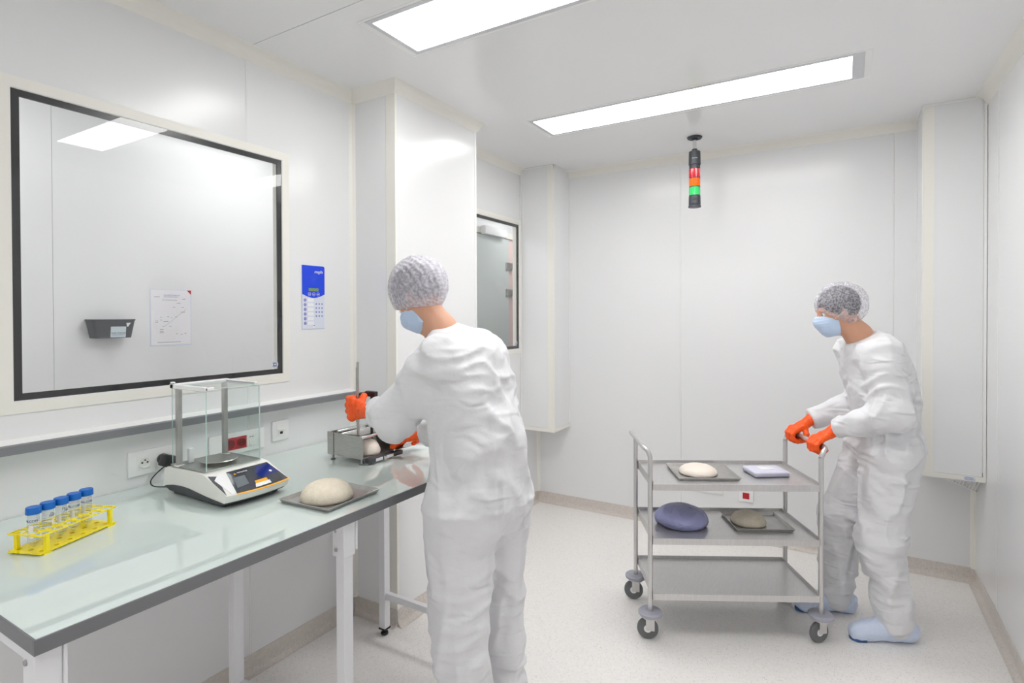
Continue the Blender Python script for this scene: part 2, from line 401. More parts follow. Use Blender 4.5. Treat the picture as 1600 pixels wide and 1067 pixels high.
# windows in the left wall
def window(name, W):
    y0, y1, z0, z1 = W
    wn = B(); 
    frame_rect(wn, 'x', y0 - .034, y1 + .034, z0 - .036, z1 + .034, .036, XL + .0002, XL + .003)
    wo = wn.out(name, M['cream'], kind='structure')
    frame_rect(B(), 'x', y0, y1, z0, z1, .0255, XL - .008, XL - .001).out('seal', M['black'], wo)
    B().box(XL - .007, XL - .0006, y0 + .003, y1 - .003, z0 + .003, z1 - .003).out('pane', M['glass'], wo)
    # reveal lining through the wall
    b = B(); g = .006
    b.box(XL - WT, XL - .008, y0 + .0, y0 + g, z0, z1).box(XL - WT, XL - .008, y1 - .012, y1, z0, z1)
    b.box(XL - WT, XL - .008, y0 + g, y1 - .012, z0, z0 + g).box(XL - WT, XL - .008, y0 + g, y1 - .012, z1 - g, z1)
    b.out('reveal', M['cream'], wo)
    # round maker's sticker in the corner of the glass
    ys, zs = y1 - .044, z0 + .047
    st = B().lathe([(.0165, 0), (.0165, .0004)], (XL - .0004, ys, zs), 32, 'x').out('sticker', M['keywhite'], wo)
    # ring of small dashes, square and cup-shaped mark
    b = B()
    for k in range(26):
        a = 2 * PI * k / 26
        if k % 7 == 6: continue
        c, s_ = math.cos(a), math.sin(a); c2, s2 = math.cos(a + .13), math.sin(a + .13)
        b.quad((XL + .0004, ys + .0155 * c, zs + .0155 * s_), (XL + .0004, ys + .0155 * c2, zs + .0155 * s2), (XL + .0004, ys + .0135 * c2, zs + .0135 * s2), (XL + .0004, ys + .0135 * c, zs + .0135 * s_))
    b.box(XL, XL + .0004, ys - .0082, ys + .0082, zs - .0092, zs + .0082)
    q = XL + .0007
    b.quad((q, ys - .0055, zs + .004), (q, ys + .0055, zs + .004), (q, ys + .0025, zs - .005), (q, ys - .0025, zs - .005), mi=1)
    b.out('sticker_print', [M['navy'], M['keylite']], wo)
    return wo
window('window_1', W1); window('window_2', W2)

# corridor behind the left wall
CX = -3.105
b = B().box(CX - .05, CX - .006, -.6, 7, 0, 2.6); wc = b.out('wall_corridor', M['bead'], kind='structure')
cj = [-.6, 1.113, 2.30, 3.50, 7]
for i in range(4): B().box(CX - .006, CX, cj[i] + .0008, cj[i + 1] - .0008, 0, 2.6).out('wall_panel', M['wall'], wc)
B().box(CX - .05, XL - WT, -.65, -.6, 0, 2.6).out('wall_corridor_end', M['wall'], kind='structure')
B().box(CX - .05, XL - WT, 7, 7.05, 0, 2.6).out('wall_corridor_end.001', M['wall'], kind='structure')
B().box(XL - WT - .02, XL - WT, YB, 7.0, 0, 2.6).out('wall_corridor_side', M['wall'], kind='structure')
B().box(CX - .05, XL - WT, -.65, 7.05, -.1, 0).out('floor_corridor', M['floor'], kind='structure')
B().box(CX - .05, XL - WT, -.65, 7.05, 2.6, 2.7).out('ceiling_corridor', M['ceil'], kind='structure')
# door with closer in the corridor wall
dr = B().box(CX, CX + .03, 4.02, 5.08, .01, 2.35, bev=.003).out('door_1', M['door'], kind='structure')
B().box(CX, CX + .012, 5.095, 5.19, .01, 2.345).out('door_gap_light', M['pink'], dr)  # flat pink strip paints the light showing through the door gap
for z in (1.79, 2.07): B().box(CX + .002, CX + .045, 5.02, 5.175, z - .035, z + .035, bev=.003).out('hinge', M['steel2'], dr)
B().box(CX + .03, CX + .09, 4.55, 4.95, 2.35, 2.43, bev=.006).out('door_closer', M['plate'], dr)
B().box(CX, CX + .035, 4.0, 5.25, 2.36, 2.42).out('door_head', M['cream'], dr)

# ================================================================== CEILING LIGHTS
def ceiling_light(yc, label):
    t = thing('ceiling_light', ((LX0 + LX1) / 2, yc, ZC), label, 'light', 'recessed ceiling light panels')
    b = B(); f = .022; x0, x1, y0, y1 = LX0, LX1, yc - LW, yc + LW
    z0 = ZC - .002; z1 = ZC + .01
    b.box(x0, x1, y0, y0 + f, z0, z1).box(x0, x1, y1 - f, y1, z0, z1).box(x0, x0 + f, y0 + f, y1 - f, z0, z1).box(x1 - f * 2.2, x1, y0 + f, y1 - f, z0, z1)
    b.out('frame', M['alu'], t)
    b = B(); o = .014
    b.box(x0 - o * 2, x1 + o * 2, y0 - o, y0 - .001, ZC - .0012, ZC).box(x0 - o * 2, x1 + o * 2, y1 + .001, y1 + o, ZC - .0012, ZC)
    b.box(x0 - o * 2, x0 - .001, y0, y1, ZC - .0012, ZC).box(x1 + .001, x1 + o * 2, y0, y1, ZC - .0012, ZC)
    b.out('bezel', M['white'], t)
    B().box(x0 + f, x1 - f * 2.2, y0 + f, y1 - f, ZC + .001, ZC + .006).out('diffuser', M['lamp'], t)
    for k in range(3):
        for yy in (y0 + .012, y1 - .012):
            B().lathe([(.003, 0), (.0024, -.0015), (.0005, -.002)], (x0 + .16 + k * (x1 - x0 - .32) / 2, yy, z0), 10).out('screw', M['bolt'], t)
ceiling_light(LIGHTS[0], 'long recessed ceiling light above the signal tower, fully in view')
ceiling_light(LIGHTS[1], 'recessed ceiling light nearer the camera, cut by the top of the picture')
ceiling_light(LIGHTS[2], 'recessed ceiling light behind the camera, out of view')
for yc, wh in ((.5, 'nearest, left of the big window'), (2.0, 'behind the right edge of the big window'), (3.5, 'above the small window'), (5.2, 'farthest, over the corridor door')):  # panels out of view, added so the corridor behind the glass is bright
    t = thing('corridor_fill_light', (-2.68, yc, 2.6), 'unseen added corridor ceiling light, ' + wh, 'light', 'added corridor ceiling lights')
    B().box(-2.83, -2.53, yc - .45, yc + .45, 2.590, 2.5995).out('frame', M['alu'], t)
    B().box(-2.81, -2.55, yc - .43, yc + .43, 2.586, 2.590).out('diffuser', M['lampc'], t)

# ================================================================== CORNER AIR DUCTS
def duct(x0, x1, yf, z0, label, side):
    t = thing('air_duct', ((x0 + x1) / 2, (yf + YB) / 2, z0), label, 'air duct')
    e = .05
    xa = x1 if side < 0 else x0            # free side
    B().box(x0 + .004, x1 - .004, yf + .004, YB - .004, z0 + .05, ZC - .004).out('core', M['bead'], t)
    if side < 0:
        B().box(x0 + .018, x1 - e, yf, yf + .006, z0 + .028, ZC - .012).out('front_panel', M['wall'], t)
        B().box(x1 - .006, x1, yf + .014, YB - .012, z0 + .028, ZC - .012).out('side_panel', M['wall'], t)
        B().box(x1 - e, x1 + .001, yf - .001, yf + .013, z0 + .02, ZC - .004).out('corner_profile', M['cream'], t)
        b = B().box(x0 + .001, x1 + .002, yf - .002, yf + .012, ZC - .012, ZC - .0005).box(x1 - .012, x1 + .002, yf, YB - .001, ZC - .012, ZC - .0005)
        b.box(x0 + .002, x0 + .014, yf - .002, yf + .012, z0 + .02, ZC - .012).box(x1 - .012, x1 + .002, YB - .011, YB - .001, z0 + .02, ZC - .012)
    else:
        B().box(x0 + e, x1 - .018, yf, yf + .006, z0 + .028, ZC - .012).out('front_panel', M['wall'], t)
        B().box(x0, x0 + .006, yf + .014, YB - .012, z0 + .028, ZC - .012).out('side_panel', M['wall'], t)
        B().box(x0 - .001, x0 + e, yf - .001, yf + .013, z0 + .02, ZC - .004).out('corner_profile', M['cream'], t)
        b = B().box(x0 - .002, x1 - .001, yf - .002, yf + .012, ZC - .012, ZC - .0005).box(x0 - .002, x0 + .012, yf, YB - .001, ZC - .012, ZC - .0005)
        b.box(x1 - .014, x1 - .002, yf - .002, yf + .012, z0 + .02, ZC - .012).box(x0 - .002, x0 + .012, YB - .011, YB - .001, z0 + .02, ZC - .012)
    b.out('edge_strip', M['white'], t)
    b = B().box(x0 + .001 if side < 0 else x0 - .004, x1 + .004 if side < 0 else x1 - .001, yf - .004, yf + .014, z0, z0 + .027)
    if side < 0: b.box(x1 - .014, x1 + .004, yf + .014, YB - .001, z0, z0 + .027)
    else: b.box(x0 - .004, x0 + .014, yf + .014, YB - .001, z0, z0 + .027)
    b.out('bottom_rim', M['cream'], t)
    return t
duct(XL, -1.915, 3.822, .650, 'boxed white air duct in the left back corner beside the second window', -1)
d2 = duct(.365, XR, 3.822, .652, 'boxed white air duct in the right back corner, grille hinged open below', 1)
# grille hinged down from the duct's underside
gx0, gx1 = .46, .635
for k in range(1, 10):
    q = k / 9; tx, bxq, byq, bz = .475 + .145 * q, .475 + .157 * q, 3.85 + .215 * q, .648 - .105 * q
    B().tube([(tx, 3.846, .650), (bxq, byq, bz)], .0036, 6).out('grille_slat', M['steelp'], d2)
B().tube([(.465, 3.845, .6485), (.640, 4.072, .538)], .0055, 8).out('grille_frame', M['white'], d2)
lp = B().box(.548, .596, 3.8165, 3.8178, .655, .677).out('label_plate', M['keywhite'], d2)
text('label_print', 'DIFFUSEUR', .0072, Matrix(((1, 0, 0, .552), (0, 0, -1, 3.8163), (0, 1, 0, .6675), (0, 0, 0, 1))), M['navy'], d2)
text('label_print', 'ARMOIRE 2', .0085, Matrix(((1, 0, 0, .5505), (0, 0, -1, 3.8163), (0, 1, 0, .6585), (0, 0, 0, 1))), M['navy'], d2)

# ================================================================== WALL RAIL
t = thing('wall_rail', (XL, 0, 1.15), 'white wall bumper rail with a grey front strip below the big window', 'rail')
B().prism([(XL, 1.172), (-2.160, 1.163), (-2.160, 1.137), (XL, 1.137)], YF + .01, 2.058, 'y').out('rail_body', M['white'], t)
B().prism([(-2.160, 1.1635), (-2.150, 1.160), (-2.150, 1.134), (-2.160, 1.1345), (-2.163, 1.1362), (-2.163, 1.162)], YF + .01, 2.060, 'y').out('front_strip', M['railg'], t)

# ================================================================== BENCH
TX0, TX1, TY0, TY1, TZ = -2.204, -1.333, .441, 2.06, .930
t = thing('laboratory_bench', ((TX0 + TX1) / 2, (TY0 + TY1) / 2, 0), 'long white-legged laboratory bench with a pale green glass top along the left wall', 'bench')
B().box(TX0, TX1 - .004, TY0 + .004, TY1, TZ - .007, TZ, bev=.001).out('glass_top', M['tglass'], t)
B().box(TX0, TX1 - .002, TY0 + .002, TY1, TZ - .030, TZ - .0075).out('board', M['steelp'], t)
B().box(TX1 - .0045, TX1, TY0, TY1, TZ - .032, TZ - .001, bev=.001).box(TX0, TX1 - .0045, TY0, TY0 + .0045, TZ - .032, TZ - .001, bev=.001).out('edge_band', M['grey'], t)
LEGS = [(-1.375, .47), (-1.375, 1.25), (-1.375, 2.0), (-1.925, .47), (-1.925, 1.232), (-1.925, 2.0)]
for i, (x, y) in enumerate(LEGS):
    h = .0185
    lg = B().box(x - h, x + h, y - h, y + h, .035, .875, bev=.002).out('leg', M['steelp'], t)
    B().box(x - .02, x + .02, y - .02, y + .02, .028, .036).lathe([(.006, .01), (.006, .03)], (x, y, 0), 12).lathe([(.016, 0), (.019, .004), (.017, .012), (.006, .018)], (x, y, 0.0005), 16).out('foot', M['blackp'], lg)
    if x > -1.5 :
        br = B().box(x - .028, x + .0235, y - .0235, y + .0235, .785, .897, bev=.002).box(x - .012, x + .0285, y + .0236, y + .030, .80, .897, bev=.001).out('bracket', M['steelp'], lg)
        for z in (.808, .868):
            B().lathe([(.0001, -.0045), (.005, -.004), (.0065, -.002), (.0065, 0)], (x - .012, y - .0235, z), 14, 'y').out('bolt', M['bolt'], lg)
for y in (.47, 1.241, 2.0):
    B().box(-1.945, -1.36, y - .0175, y + .0175, .862, .897, bev=.002).out('cross_rail', M['steelp'], t)
    B().box(-1.906, -1.393, y - .0125, y + .0125, .178, .208, bev=.002).out('stretcher', M['steelp'], t)
B().box(-1.945, -1.91, .49, 1.98, .862, .897, bev=.002).out('long_rail', M['steelp'], t)

# ================================================================== WALL SOCKETS
def plate_part(b, y0, y1, z0, z1, d=.009):
    b.box(XL, XL + d, y0, y1, z0, z1, bev=.003, seg=2)
def pinhole(b, y, z, r=.0032, x=XL + .0118): b.lathe([(r, 0), (r, .0006)], (x, y, z), 12, 'x')
def socket_well(y, z, m, par, nm='socket_well'):
    B().lathe([(.0001, .001), (.0165, .001), (.0175, .003), (.019, .0035), (.0195, .001), (.0195, -.001)], (XL + .0105, y, z), 28, 'x', closed=False).out(nm, m, par, smooth=True)
s1 = thing('wall_socket', (XL, 1.09, 1.02), 'white twin wall socket left of the balance, black adapter plugged in', 'socket')
b = B(); plate_part(b, 1.003, 1.19, .972, 1.062); b.out('cover_plate', M['plate'], s1, smooth=True)
B().box(XL + .009, XL + .0105, 1.032, 1.082, .993, 1.041).out('insert', M['platec'], s1)
B().box(XL + .009, XL + .0105, 1.10, 1.15, .993, 1.041).out('insert', M['platec'], s1)
socket_well(1.057, 1.017, M['platec'], s1)
b = B(); pinhole(b, 1.048, 1.017); pinhole(b, 1.066, 1.017); b.lathe([(.0022, 0), (.0022, .006)], (XL + .0108, 1.057, 1.026), 10, 'x'); b.out('contacts', M['blackp'], s1)
s2 = thing('wall_socket', (XL, 1.42, 1.02), 'long white socket strip with red outlets behind the balance', 'socket')
b = B(); plate_part(b, 1.30, 1.548, .972, 1.062); b.out('cover_plate', M['plate'], s2, smooth=True)
for y0, m in ((1.362, M['red']), (1.412, M['red'])):
    B().box(XL + .009, XL + .0112, y0, y0 + .0495, .990, 1.042, bev=.001).out('red_outlet', m, s2)
    socket_well(y0 + .025, 1.016, M['dred'], s2)
    b = B(); pinhole(b, y0 + .017, 1.016); pinhole(b, y0 + .033, 1.016); b.out('contacts', M['blackp'], s2)
B().box(XL + .009, XL + .0112, 1.463, 1.508, .990, 1.042, bev=.001).box(XL + .011, XL + .014, 1.472, 1.498, .996, 1.018, bev=.001).out('network_jack', M['platec'], s2)
B().box(XL + .0112, XL + .0118, 1.474, 1.482, 1.030, 1.033).box(XL + .0112, XL + .0118, 1.486, 1.494, 1.030, 1.033).out('jack_print', M['print'], s2)
B().box(XL + .009, XL + .015, 1.522, 1.532, .988, 1.044, bev=.002).lathe([(.004, 0), (.004, .006)], (XL + .012, 1.517, 1.012), 12, 'x').out('latch', M['platec'], s2)
s3 = thing('wall_socket', (XL, 1.635, 1.03), 'small square white network outlet between balance and slicer', 'socket')
b = B(); plate_part(b, 1.589, 1.675, .987, 1.076); b.out('cover_plate', M['plate'], s3, smooth=True)
B().box(XL + .009, XL + .0115, 1.608, 1.655, 1.005, 1.056, bev=.001).box(XL + .0115, XL + .0185, 1.612, 1.651, 1.032, 1.040, bev=.001).out('insert', M['platec'], s3)
B().box(XL + .0115, XL + .013, 1.618, 1.645, 1.012, 1.032).out('jack_frame', M['platec'], s3)
B().box(XL + .013, XL + .0136, 1.624, 1.638, 1.016, 1.027).out('jack_opening', M['blackp'], s3)
s4 = thing('wall_socket', (-.585, YB, .31), 'small white wall plate with a red socket, seen under the trolley top', 'socket')
B().box(-.632, -.538, YB - .009, YB, .262, .345, bev=.003).out('cover_plate', M['plate'], s4, smooth=True)
B().box(-.606, -.564, YB - .0115, YB - .009, .283, .325, bev=.001).out('red_outlet', M['red'], s4)
s5 = thing('wall_socket', (-.82, YB, .31), 'wide white blank wall plate low on the back wall, behind the trolley', 'socket')
B().box(-.93, -.735, YB - .009, YB, .285, .375, bev=.003).out('cover_plate', M['plate'], s5, smooth=True)
B().box(-.915, -.84, YB - .0105, YB - .009, .30, .36).box(-.825, -.75, YB - .0105, YB - .009, .30, .36).out('insert', M['platec'], s5)

# black adapter with cable
t = thing('power_adapter', (XL + .03, 1.125, 1.015), 'black plug-in power adapter with a thin black cable in the left socket', 'adapter')
T = Matrix.Translation((XL + .010, 1.118, 1.017)) @ Matrix.Rotation(math.radians(-18), 4, 'X')
B(T).lathe([(.019, 0), (.0205, .004), (.0205, .018), (.016, .02)], (0, 0, 0), 24, 'x').box(.018, .066, -.021, .021, -.024, .019, bev=.005).out('plug_body', M['blackp'], t, smooth=True)
cp = []
P0, P1, P2, P3 = Vector((-2.165, 1.106, .992)), Vector((-2.15, 1.03, .92)), Vector((-2.13, 1.08, .925)), Vector((-2.03, 1.10, .9345))
cps = [Vector((-2.165, 1.108, .994)), Vector((-2.155, 1.075, .978)), Vector((-2.148, 1.052, .957)), Vector((-2.140, 1.057, .939)), Vector((-2.115, 1.082, .9335)), Vector((-2.08, 1.11, .9335)), Vector((-2.03, 1.13, .936))]
def smooth_path(p, n=6):
    o = []
    for i in range(len(p) - 1):
        a, b_, c, d = p[max(i - 1, 0)], p[i], p[i + 1], p[min(i + 2, len(p) - 1)]
        for k in range(n):
            s = k / n; o.append(.5 * ((2 * b_) + (c - a) * s + (2 * a - 5 * b_ + 4 * c - d) * s * s + (3 * b_ - a - 3 * c + d) * s ** 3))
    o.append(p[-1]); return o
B().tube(smooth_path(cps), .0022, 8).out('cable', M['blackp'], t, smooth='all')

# ================================================================== KEYPAD PANEL
ky0, ky1, kz0, kz1 = 1.756, 1.888, 1.487, 1.792
t = thing('alarm_keypad', (XL, 1.82, 1.64), 'flat blue and white control keypad on the wall right of the big window', 'keypad')
B().box(XL, XL + .004, ky0, ky1, kz0, kz1, bev=.0015).out('plate', M['keywhite'], t)
b = B(); n = 14; zt = kz1; pts = [(ky0, zt), (ky1 - .006, zt), (ky1, zt - .005)]
for k in range(n + 1):
    s = k / n; pts.append((ky1 - (ky1 - ky0) * s, 1.655 - .018 * math.sin(PI * s)))
b.prism(pts, XL + .0041, XL + .0048, 'x').out('blue_field', M['keyblue'], t)
B().box(XL + .0049, XL + .0056, 1.793, 1.851, 1.669, 1.684).out('display', M['lcd'], t)
WY = Matrix(((0, 0, 1, XL + .0052), (1, 0, 0, 0), (0, 1, 0, 0), (0, 0, 0, 1)))
text('logo', 'maglis', .0205, Matrix.Translation((0, 1.826, 1.757)) @ WY, M['wprint'], t, shear=.35)
b = B(); x = XL + .0052
random.seed(3)
for k in range(34):
    a = k * 2.4; r = .003 + .0011 * k ** .9
    y_, z_ = 1.822 + r * math.cos(a) * .85, 1.727 + r * math.sin(a); q = .0011
    b.quad((x, y_ - q, z_ - q * .5), (x, y_ + q, z_ - q * .2), (x, y_ + q, z_ + q * .7), (x, y_ - q, z_ + q * .4))
b.out('speaker_dots', M['key'], t)
for y_ in (1.797, 1.8225, 1.848):
    b = B(); b.lathe([(.0075, 0), (.0085, 0), (.0085, .0006), (.0075, .0006)], (x, y_, 1.6545), 20, 'x', closed=False)
    b.box(x, x + .0006, y_ - .0035, y_ + .0035, 1.653, 1.656); b.out('round_button', M['wprint'], t)
for k in range(6):
    z_ = 1.626 - k * .0222
    B().lathe([(.0082, 0), (.0072, .0012), (.0001, .0015)], (XL + .004, 1.773, z_), 18, 'x').out('zone_button', M['key'], t)
    B().box(XL + .0041, XL + .0047, 1.787, 1.822, z_ - .0075, z_ + .0075).out('zone_label', M['keylite'], t)
    B().box(XL + .0048, XL + .0051, 1.800, 1.809, z_ - .002, z_ + .002).out('zone_print', M['platec'], t)
for r in range(4):
    for c in range(3):
        B().lathe([(.0045, 0), (.004, .0012), (.0001, .0014)], (XL + .004, 1.838 + c * .0172, 1.608 - r * .0195), 14, 'x').out('digit_button', M['key'], t)
B().lathe([(.0001, 0), (.006, 0), (.006, .0005), (.0001, .0005)], (XL + .0041, 1.823, 1.500), 16, 'x').out('emblem', M['keylite'], t)
b = B()
for k in range(5):
    a0, a1 = PI * (.3 + k * .12), PI * (.3 + (k + 1) * .12)
    b.quad(*[(XL + .005, 1.823 - rr * math.cos(a), 1.499 + rr * math.sin(a)) for rr, a in ((.0065, a0), (.0065, a1), (.004, a1), (.004, a0))])
b.out('emblem_print', M['navy'], t)

# ================================================================== BASKET AND NOTICE IN THE CORRIDOR
t = thing('wall_basket', (CX + .05, 1.35, 1.49), 'dark grey plastic basket with a pale label, on the corridor wall behind glass', 'basket')
b = B()
def rect(y0, y1, x0, x1, z, r=.014, n=4):
    pts = []
    for (cx, cy_, a0) in ((x1 - r, y1 - r, 0), (x0 + r, y1 - r, PI / 2), (x0 + r, y0 + r, PI), (x1 - r, y0 + r, 3 * PI / 2)):
        for k in range(n + 1):
            a = a0 + k / n * PI / 2; pts.append((cx + r * math.cos(a), cy_ + r * math.sin(a), z))
    return pts
xb0, xb1 = CX + .001, CX + .092
lo = rect(1.246, 1.402, xb0 + .008, xb1 - .010, 1.447); hi = rect(1.232, 1.415, xb0, xb1, 1.534)
lo2 = rect(1.249, 1.399, xb0 + .011, xb1 - .013, 1.451); hi2 = rect(1.236, 1.411, xb0 + .004, xb1 - .004, 1.534)
n = len(lo); allv = lo + hi + hi2 + lo2; fs = [list(range(n))]
for L in range(3):
    for k in range(n): fs.append([L * n + k, L * n + (k + 1) % n, (L + 1) * n + (k + 1) % n, (L + 1) * n + k])
fs.append([3 * n + k for k in range(n)])
b._add(allv, fs); b.out('shell', M['basket'], t, smooth=True)
b = B(); q = .0035
for L_, zz in ((hi, 1.534),):
    b.tube([Vector(p) for p in hi] + [Vector(hi[0])], q, 6)
b.out('rim', M['basket'], t, smooth='all')
B().box(CX + .028, CX + .066, 1.2365, 1.2385, 1.507, 1.522, bev=.0009).out('handle_slot', M['blackp'], t)
b = B(); b.quad((xb1 + .0003, 1.372, 1.519), (xb1 + .0003, 1.392, 1.520), (xb1 - .002, 1.380, 1.5), (xb1 - .002, 1.375, 1.502)).out('bright_gap', M['plate'], t)
b = B(); b._add([(xb1 - .0095, 1.306, 1.450), (xb1 - .0095, 1.372, 1.450), (xb1 - .0035, 1.372, 1.502), (xb1 - .0035, 1.306, 1.502), (xb1 - .0080, 1.306, 1.450), (xb1 - .0080, 1.372, 1.450), (xb1 - .0018, 1.372, 1.502), (xb1 - .0018, 1.306, 1.502)],
    [(0, 1, 2, 3), (7, 6, 5, 4), (0, 4, 5, 1), (1, 5, 6, 2), (2, 6, 7, 3), (3, 7, 4, 0)]); b.out('label_card', M['label'], t)
text('label_print', 'NOEL DURAND', .0088, Matrix(((0, 0, 1, xb1 - .0052), (1, 0, 0, 1.3085), (0, 1, 0, 1.468), (0, 0, 0, 1))), M['navy'], t)
b = B(); b.box(xb1 - .0068, xb1 - .006, 1.313, 1.366, 1.4615, 1.4628).out('label_rule', M['print'], t)

t = thing('wall_notice', (CX + .002, 1.63, 1.54), 'white printed notice in a clear sleeve on the corridor wall, red top corner', 'notice')
B().box(CX + .0001, CX + .0012, 1.524, 1.738, 1.393, 1.694).out('sleeve', M['keywhite'], t)
B().box(CX + .0012, CX + .0018, 1.529, 1.733, 1.400, 1.690).out('sheet', M['paper'], t)
B().quad((CX + .0026, 1.714, 1.692), (CX + .0026, 1.737, 1.692), (CX + .0026, 1.737, 1.668)).out('red_corner', M['red'], t)
MXn = lambda y, z: Matrix(((0, 0, 1, CX + .0021), (1, 0, 0, y), (0, 1, 0, z), (0, 0, 0, 1)))
text('title_print', 'PROCEDURE HABILLAGE', .0075, MXn(1.594, 1.661), M['key'], t)
text('title_print', 'SALLE BLANCHE ISO 7', .0075, MXn(1.594, 1.652), M['key'], t)
text('heading_print', 'Zone a atmosphere controlee', .0062, MXn(1.585, 1.636), M['dispg'], t)
b = B(); random.seed(5)
for (y_, z_, l_) in ((1.545, 1.652, .028), (1.69, 1.643, .015), (1.66, 1.62, .02), (1.64, 1.598, .012), (1.685, 1.598, .012), (1.68, 1.572, .024), (1.61, 1.548, .01), (1.65, 1.546, .012), (1.575, 1.545, .008), (1.575, 1.53, .008), (1.59, 1.522, .026), (1.63, 1.543, .006), (1.585, 1.497, .012), (1.62, 1.497, .012), (1.55, 1.525, .014), (1.572, 1.48, .018), (1.572, 1.47, .018), (1.572, 1.463, .02), (1.655, 1.456, .01), (1.70, 1.457, .01), (1.68, 1.452, .01), (1.56, 1.412, .12), (1.55, 1.518, .014)):
    b.box(CX + .0018, CX + .0021, y_, y_ + l_, z_, z_ + .0018)
pth = [(1.60, 1.50), (1.64, 1.53), (1.66, 1.55), (1.69, 1.57), (1.71, 1.59)]
for i in range(4):
    (a, c), (d_, e_) = pth[i], pth[i + 1]
    b.quad((CX + .0021, a, c), (CX + .0021, d_, e_), (CX + .0021, d_, e_ + .001), (CX + .0021, a, c + .001))
b.out('diagram_print', M['dispg'], t)

# ================================================================== SIGNAL TOWER
sx, sy = -.842, 3.722
t = thing('signal_tower', (sx, sy, ZC), 'dark grey ceiling-hung signal tower with red, orange and green segments', 'signal light')
def seg(n, r0, r1, z1, z0, m, lab=None, c=.002):
    return B().lathe([(.0001, z0), (r0 - c, z0), (r0, z0 + c), (r1, z1 - c), (r1 - c, z1), (.0001, z1)], (sx, sy, 0), 32).out(n, m, t, smooth=True, label=lab)
seg('flange', .044, .048, ZC - .0005, ZC - .013, M['towerg'])
seg('collar', .020, .020, ZC - .013, ZC - .022, M['towerg'])
seg('pole', .0125, .0125, ZC - .022, 2.610, M['chrome'], c=.0005)
seg('neck', .017, .017, 2.622, 2.605, M['towerg'])
ub = seg('upper_housing', .0375, .036, 2.605, 2.518, M['towerg'])
seg('sensor_ring', .0345, .0345, 2.518, 2.492, M['towerg'])
for nm, z1, z0, m in (('red_light', 2.492, 2.430, M['tr']), ('orange_light', 2.430, 2.374, M['to']), ('green_light', 2.374, 2.318, M['tg'])):
    s = seg(nm, .0345, .0345, z1, z0 + .004, m, nm.replace('_', ' ') + ' segment', c=.001)
    B().lathe([(.0352, z0), (.0352, z0 + .004)], (sx, sy, 0), 32).out('ring', M['towerg'], s)
    # ribs of the lens
    b = B()
    for k in range(16):
        a = 2 * PI * k / 16; b.tube([(sx + .0344 * math.cos(a), sy + .0344 * math.sin(a), z0 + .006), (sx + .0344 * math.cos(a), sy + .0344 * math.sin(a), z1 - .002)], .0012, 5)
    b.out('lens_rib', m, s)
seg('lower_housing', .0375, .0365, 2.318, 2.262, M['towerg'])
seg('end_cap', .0405, .037, 2.262, 2.245, M['towerg'])
b = B(); vdir = Vector((-sx, -sy, 0)).normalized(); sd = Vector((-vdir.y, vdir.x, 0))
p = Vector((sx, sy, 2.293)) + vdir * .0372
b._add([p - sd * .012 + Vector((0, 0, -.004)), p + sd * .012 + Vector((0, 0, -.004)), p + sd * .012 + Vector((0, 0, .004)), p - sd * .012 + Vector((0, 0, .004))], [(0, 1, 2, 3)])
b.out('sounder_slot', M['blackp'], t)
Mx = Matrix((( sd.x, 0, vdir.x, p.x), (sd.y, 0, vdir.y, p.y), (0, 1, 0, 2.553), (0, 0, 0, 1)))
text('tower_print', 'werma', .0125, Matrix.Translation(vdir * .0002) @ Mx, M['wprint'], t, align='CENTER')

# ================================================================== TUBE RACK AND TUBES
RA = math.radians(0)
p0, p1 = Vector((-1.785, .607, 0)), Vector((-1.872, .822, 0))      # near long edge
ax = (p1 - p0).normalized(); px_ = Vector((-ax.y, ax.x, 0))         # px_ points to the wall
T = Matrix(((ax.x, px_.x, 0, p0.x), (ax.y, px_.y, 0, p0.y), (0, 0, 1, TZ), (0, 0, 0, 1)))
Lr, Wr = .232, .104
rack = thing('tube_rack', tuple(T @ Vector((Lr / 2, Wr / 2, 0))), 'bright yellow plastic tube rack with rows of holes on the bench', 'rack')
def plate_holes(z, hr, rows, th=.003):
    """plate made of cells, each with a round hole"""
    b = B(T); t_ = th
    xs = 6; cw = Lr / xs
    rw = Wr / rows
    for i in range(xs):
        for j in range(rows):
            cx, cy_ = (i + .5) * cw, (j + .5) * rw; n = 24; vs = []; fs = []
            for zz in (z, z + t_):
                for k in range(n):
                    a = 2 * PI * (k + .5) / n; c, s_ = math.cos(a), math.sin(a)
                    f_ = min((cw / 2) / max(abs(c), 1e-6), (rw / 2) / max(abs(s_), 1e-6))
                    vs.append((cx + c * f_, cy_ + s_ * f_, zz)); vs.append((cx + c * hr, cy_ + s_ * hr, zz))
            for k in range(n):
                k2 = (k + 1) % n
                fs.append([2 * k, 2 * k2, 2 * k2 + 1, 2 * k + 1]); fs.append([2 * n + 2 * k + 1, 2 * n + 2 * k2 + 1, 2 * n + 2 * k2, 2 * n + 2 * k])
                fs.append([2 * k + 1, 2 * k2 + 1, 2 * n + 2 * k2 + 1, 2 * n + 2 * k + 1])
                fs.append([2 * k, 2 * n + 2 * k, 2 * n + 2 * k2, 2 * k2])
            b._add(vs, fs)
    return b
plate_holes(.050, .0158, 3, .0032).out('upper_plate', M['yellow'], rack)
plate_holes(.004, .0065, 3, .003).out('lower_plate', M['yellow'], rack)
for (x, y) in ((.02, .003), (.212, .003), (.02, .094), (.212, .094)):
    b = B(T); b.box(x - .005, x + .005, y - .003, y + .007, .006, .051, bev=.001).box(x - .011, x + .011, y - .003, y + .007, 0, .006); b.out('post', M['yellow'], rack)
LB = ['leftmost of the five clear blue-capped tubes, nearest the bench end', 'second clear blue-capped tube from the left, its print turned towards the camera',
      'middle one of the five clear blue-capped tubes in the yellow rack', 'fourth clear blue-capped tube from the left, graduation facing the camera', 'rightmost clear blue-capped tube in the yellow rack, farthest from the camera']
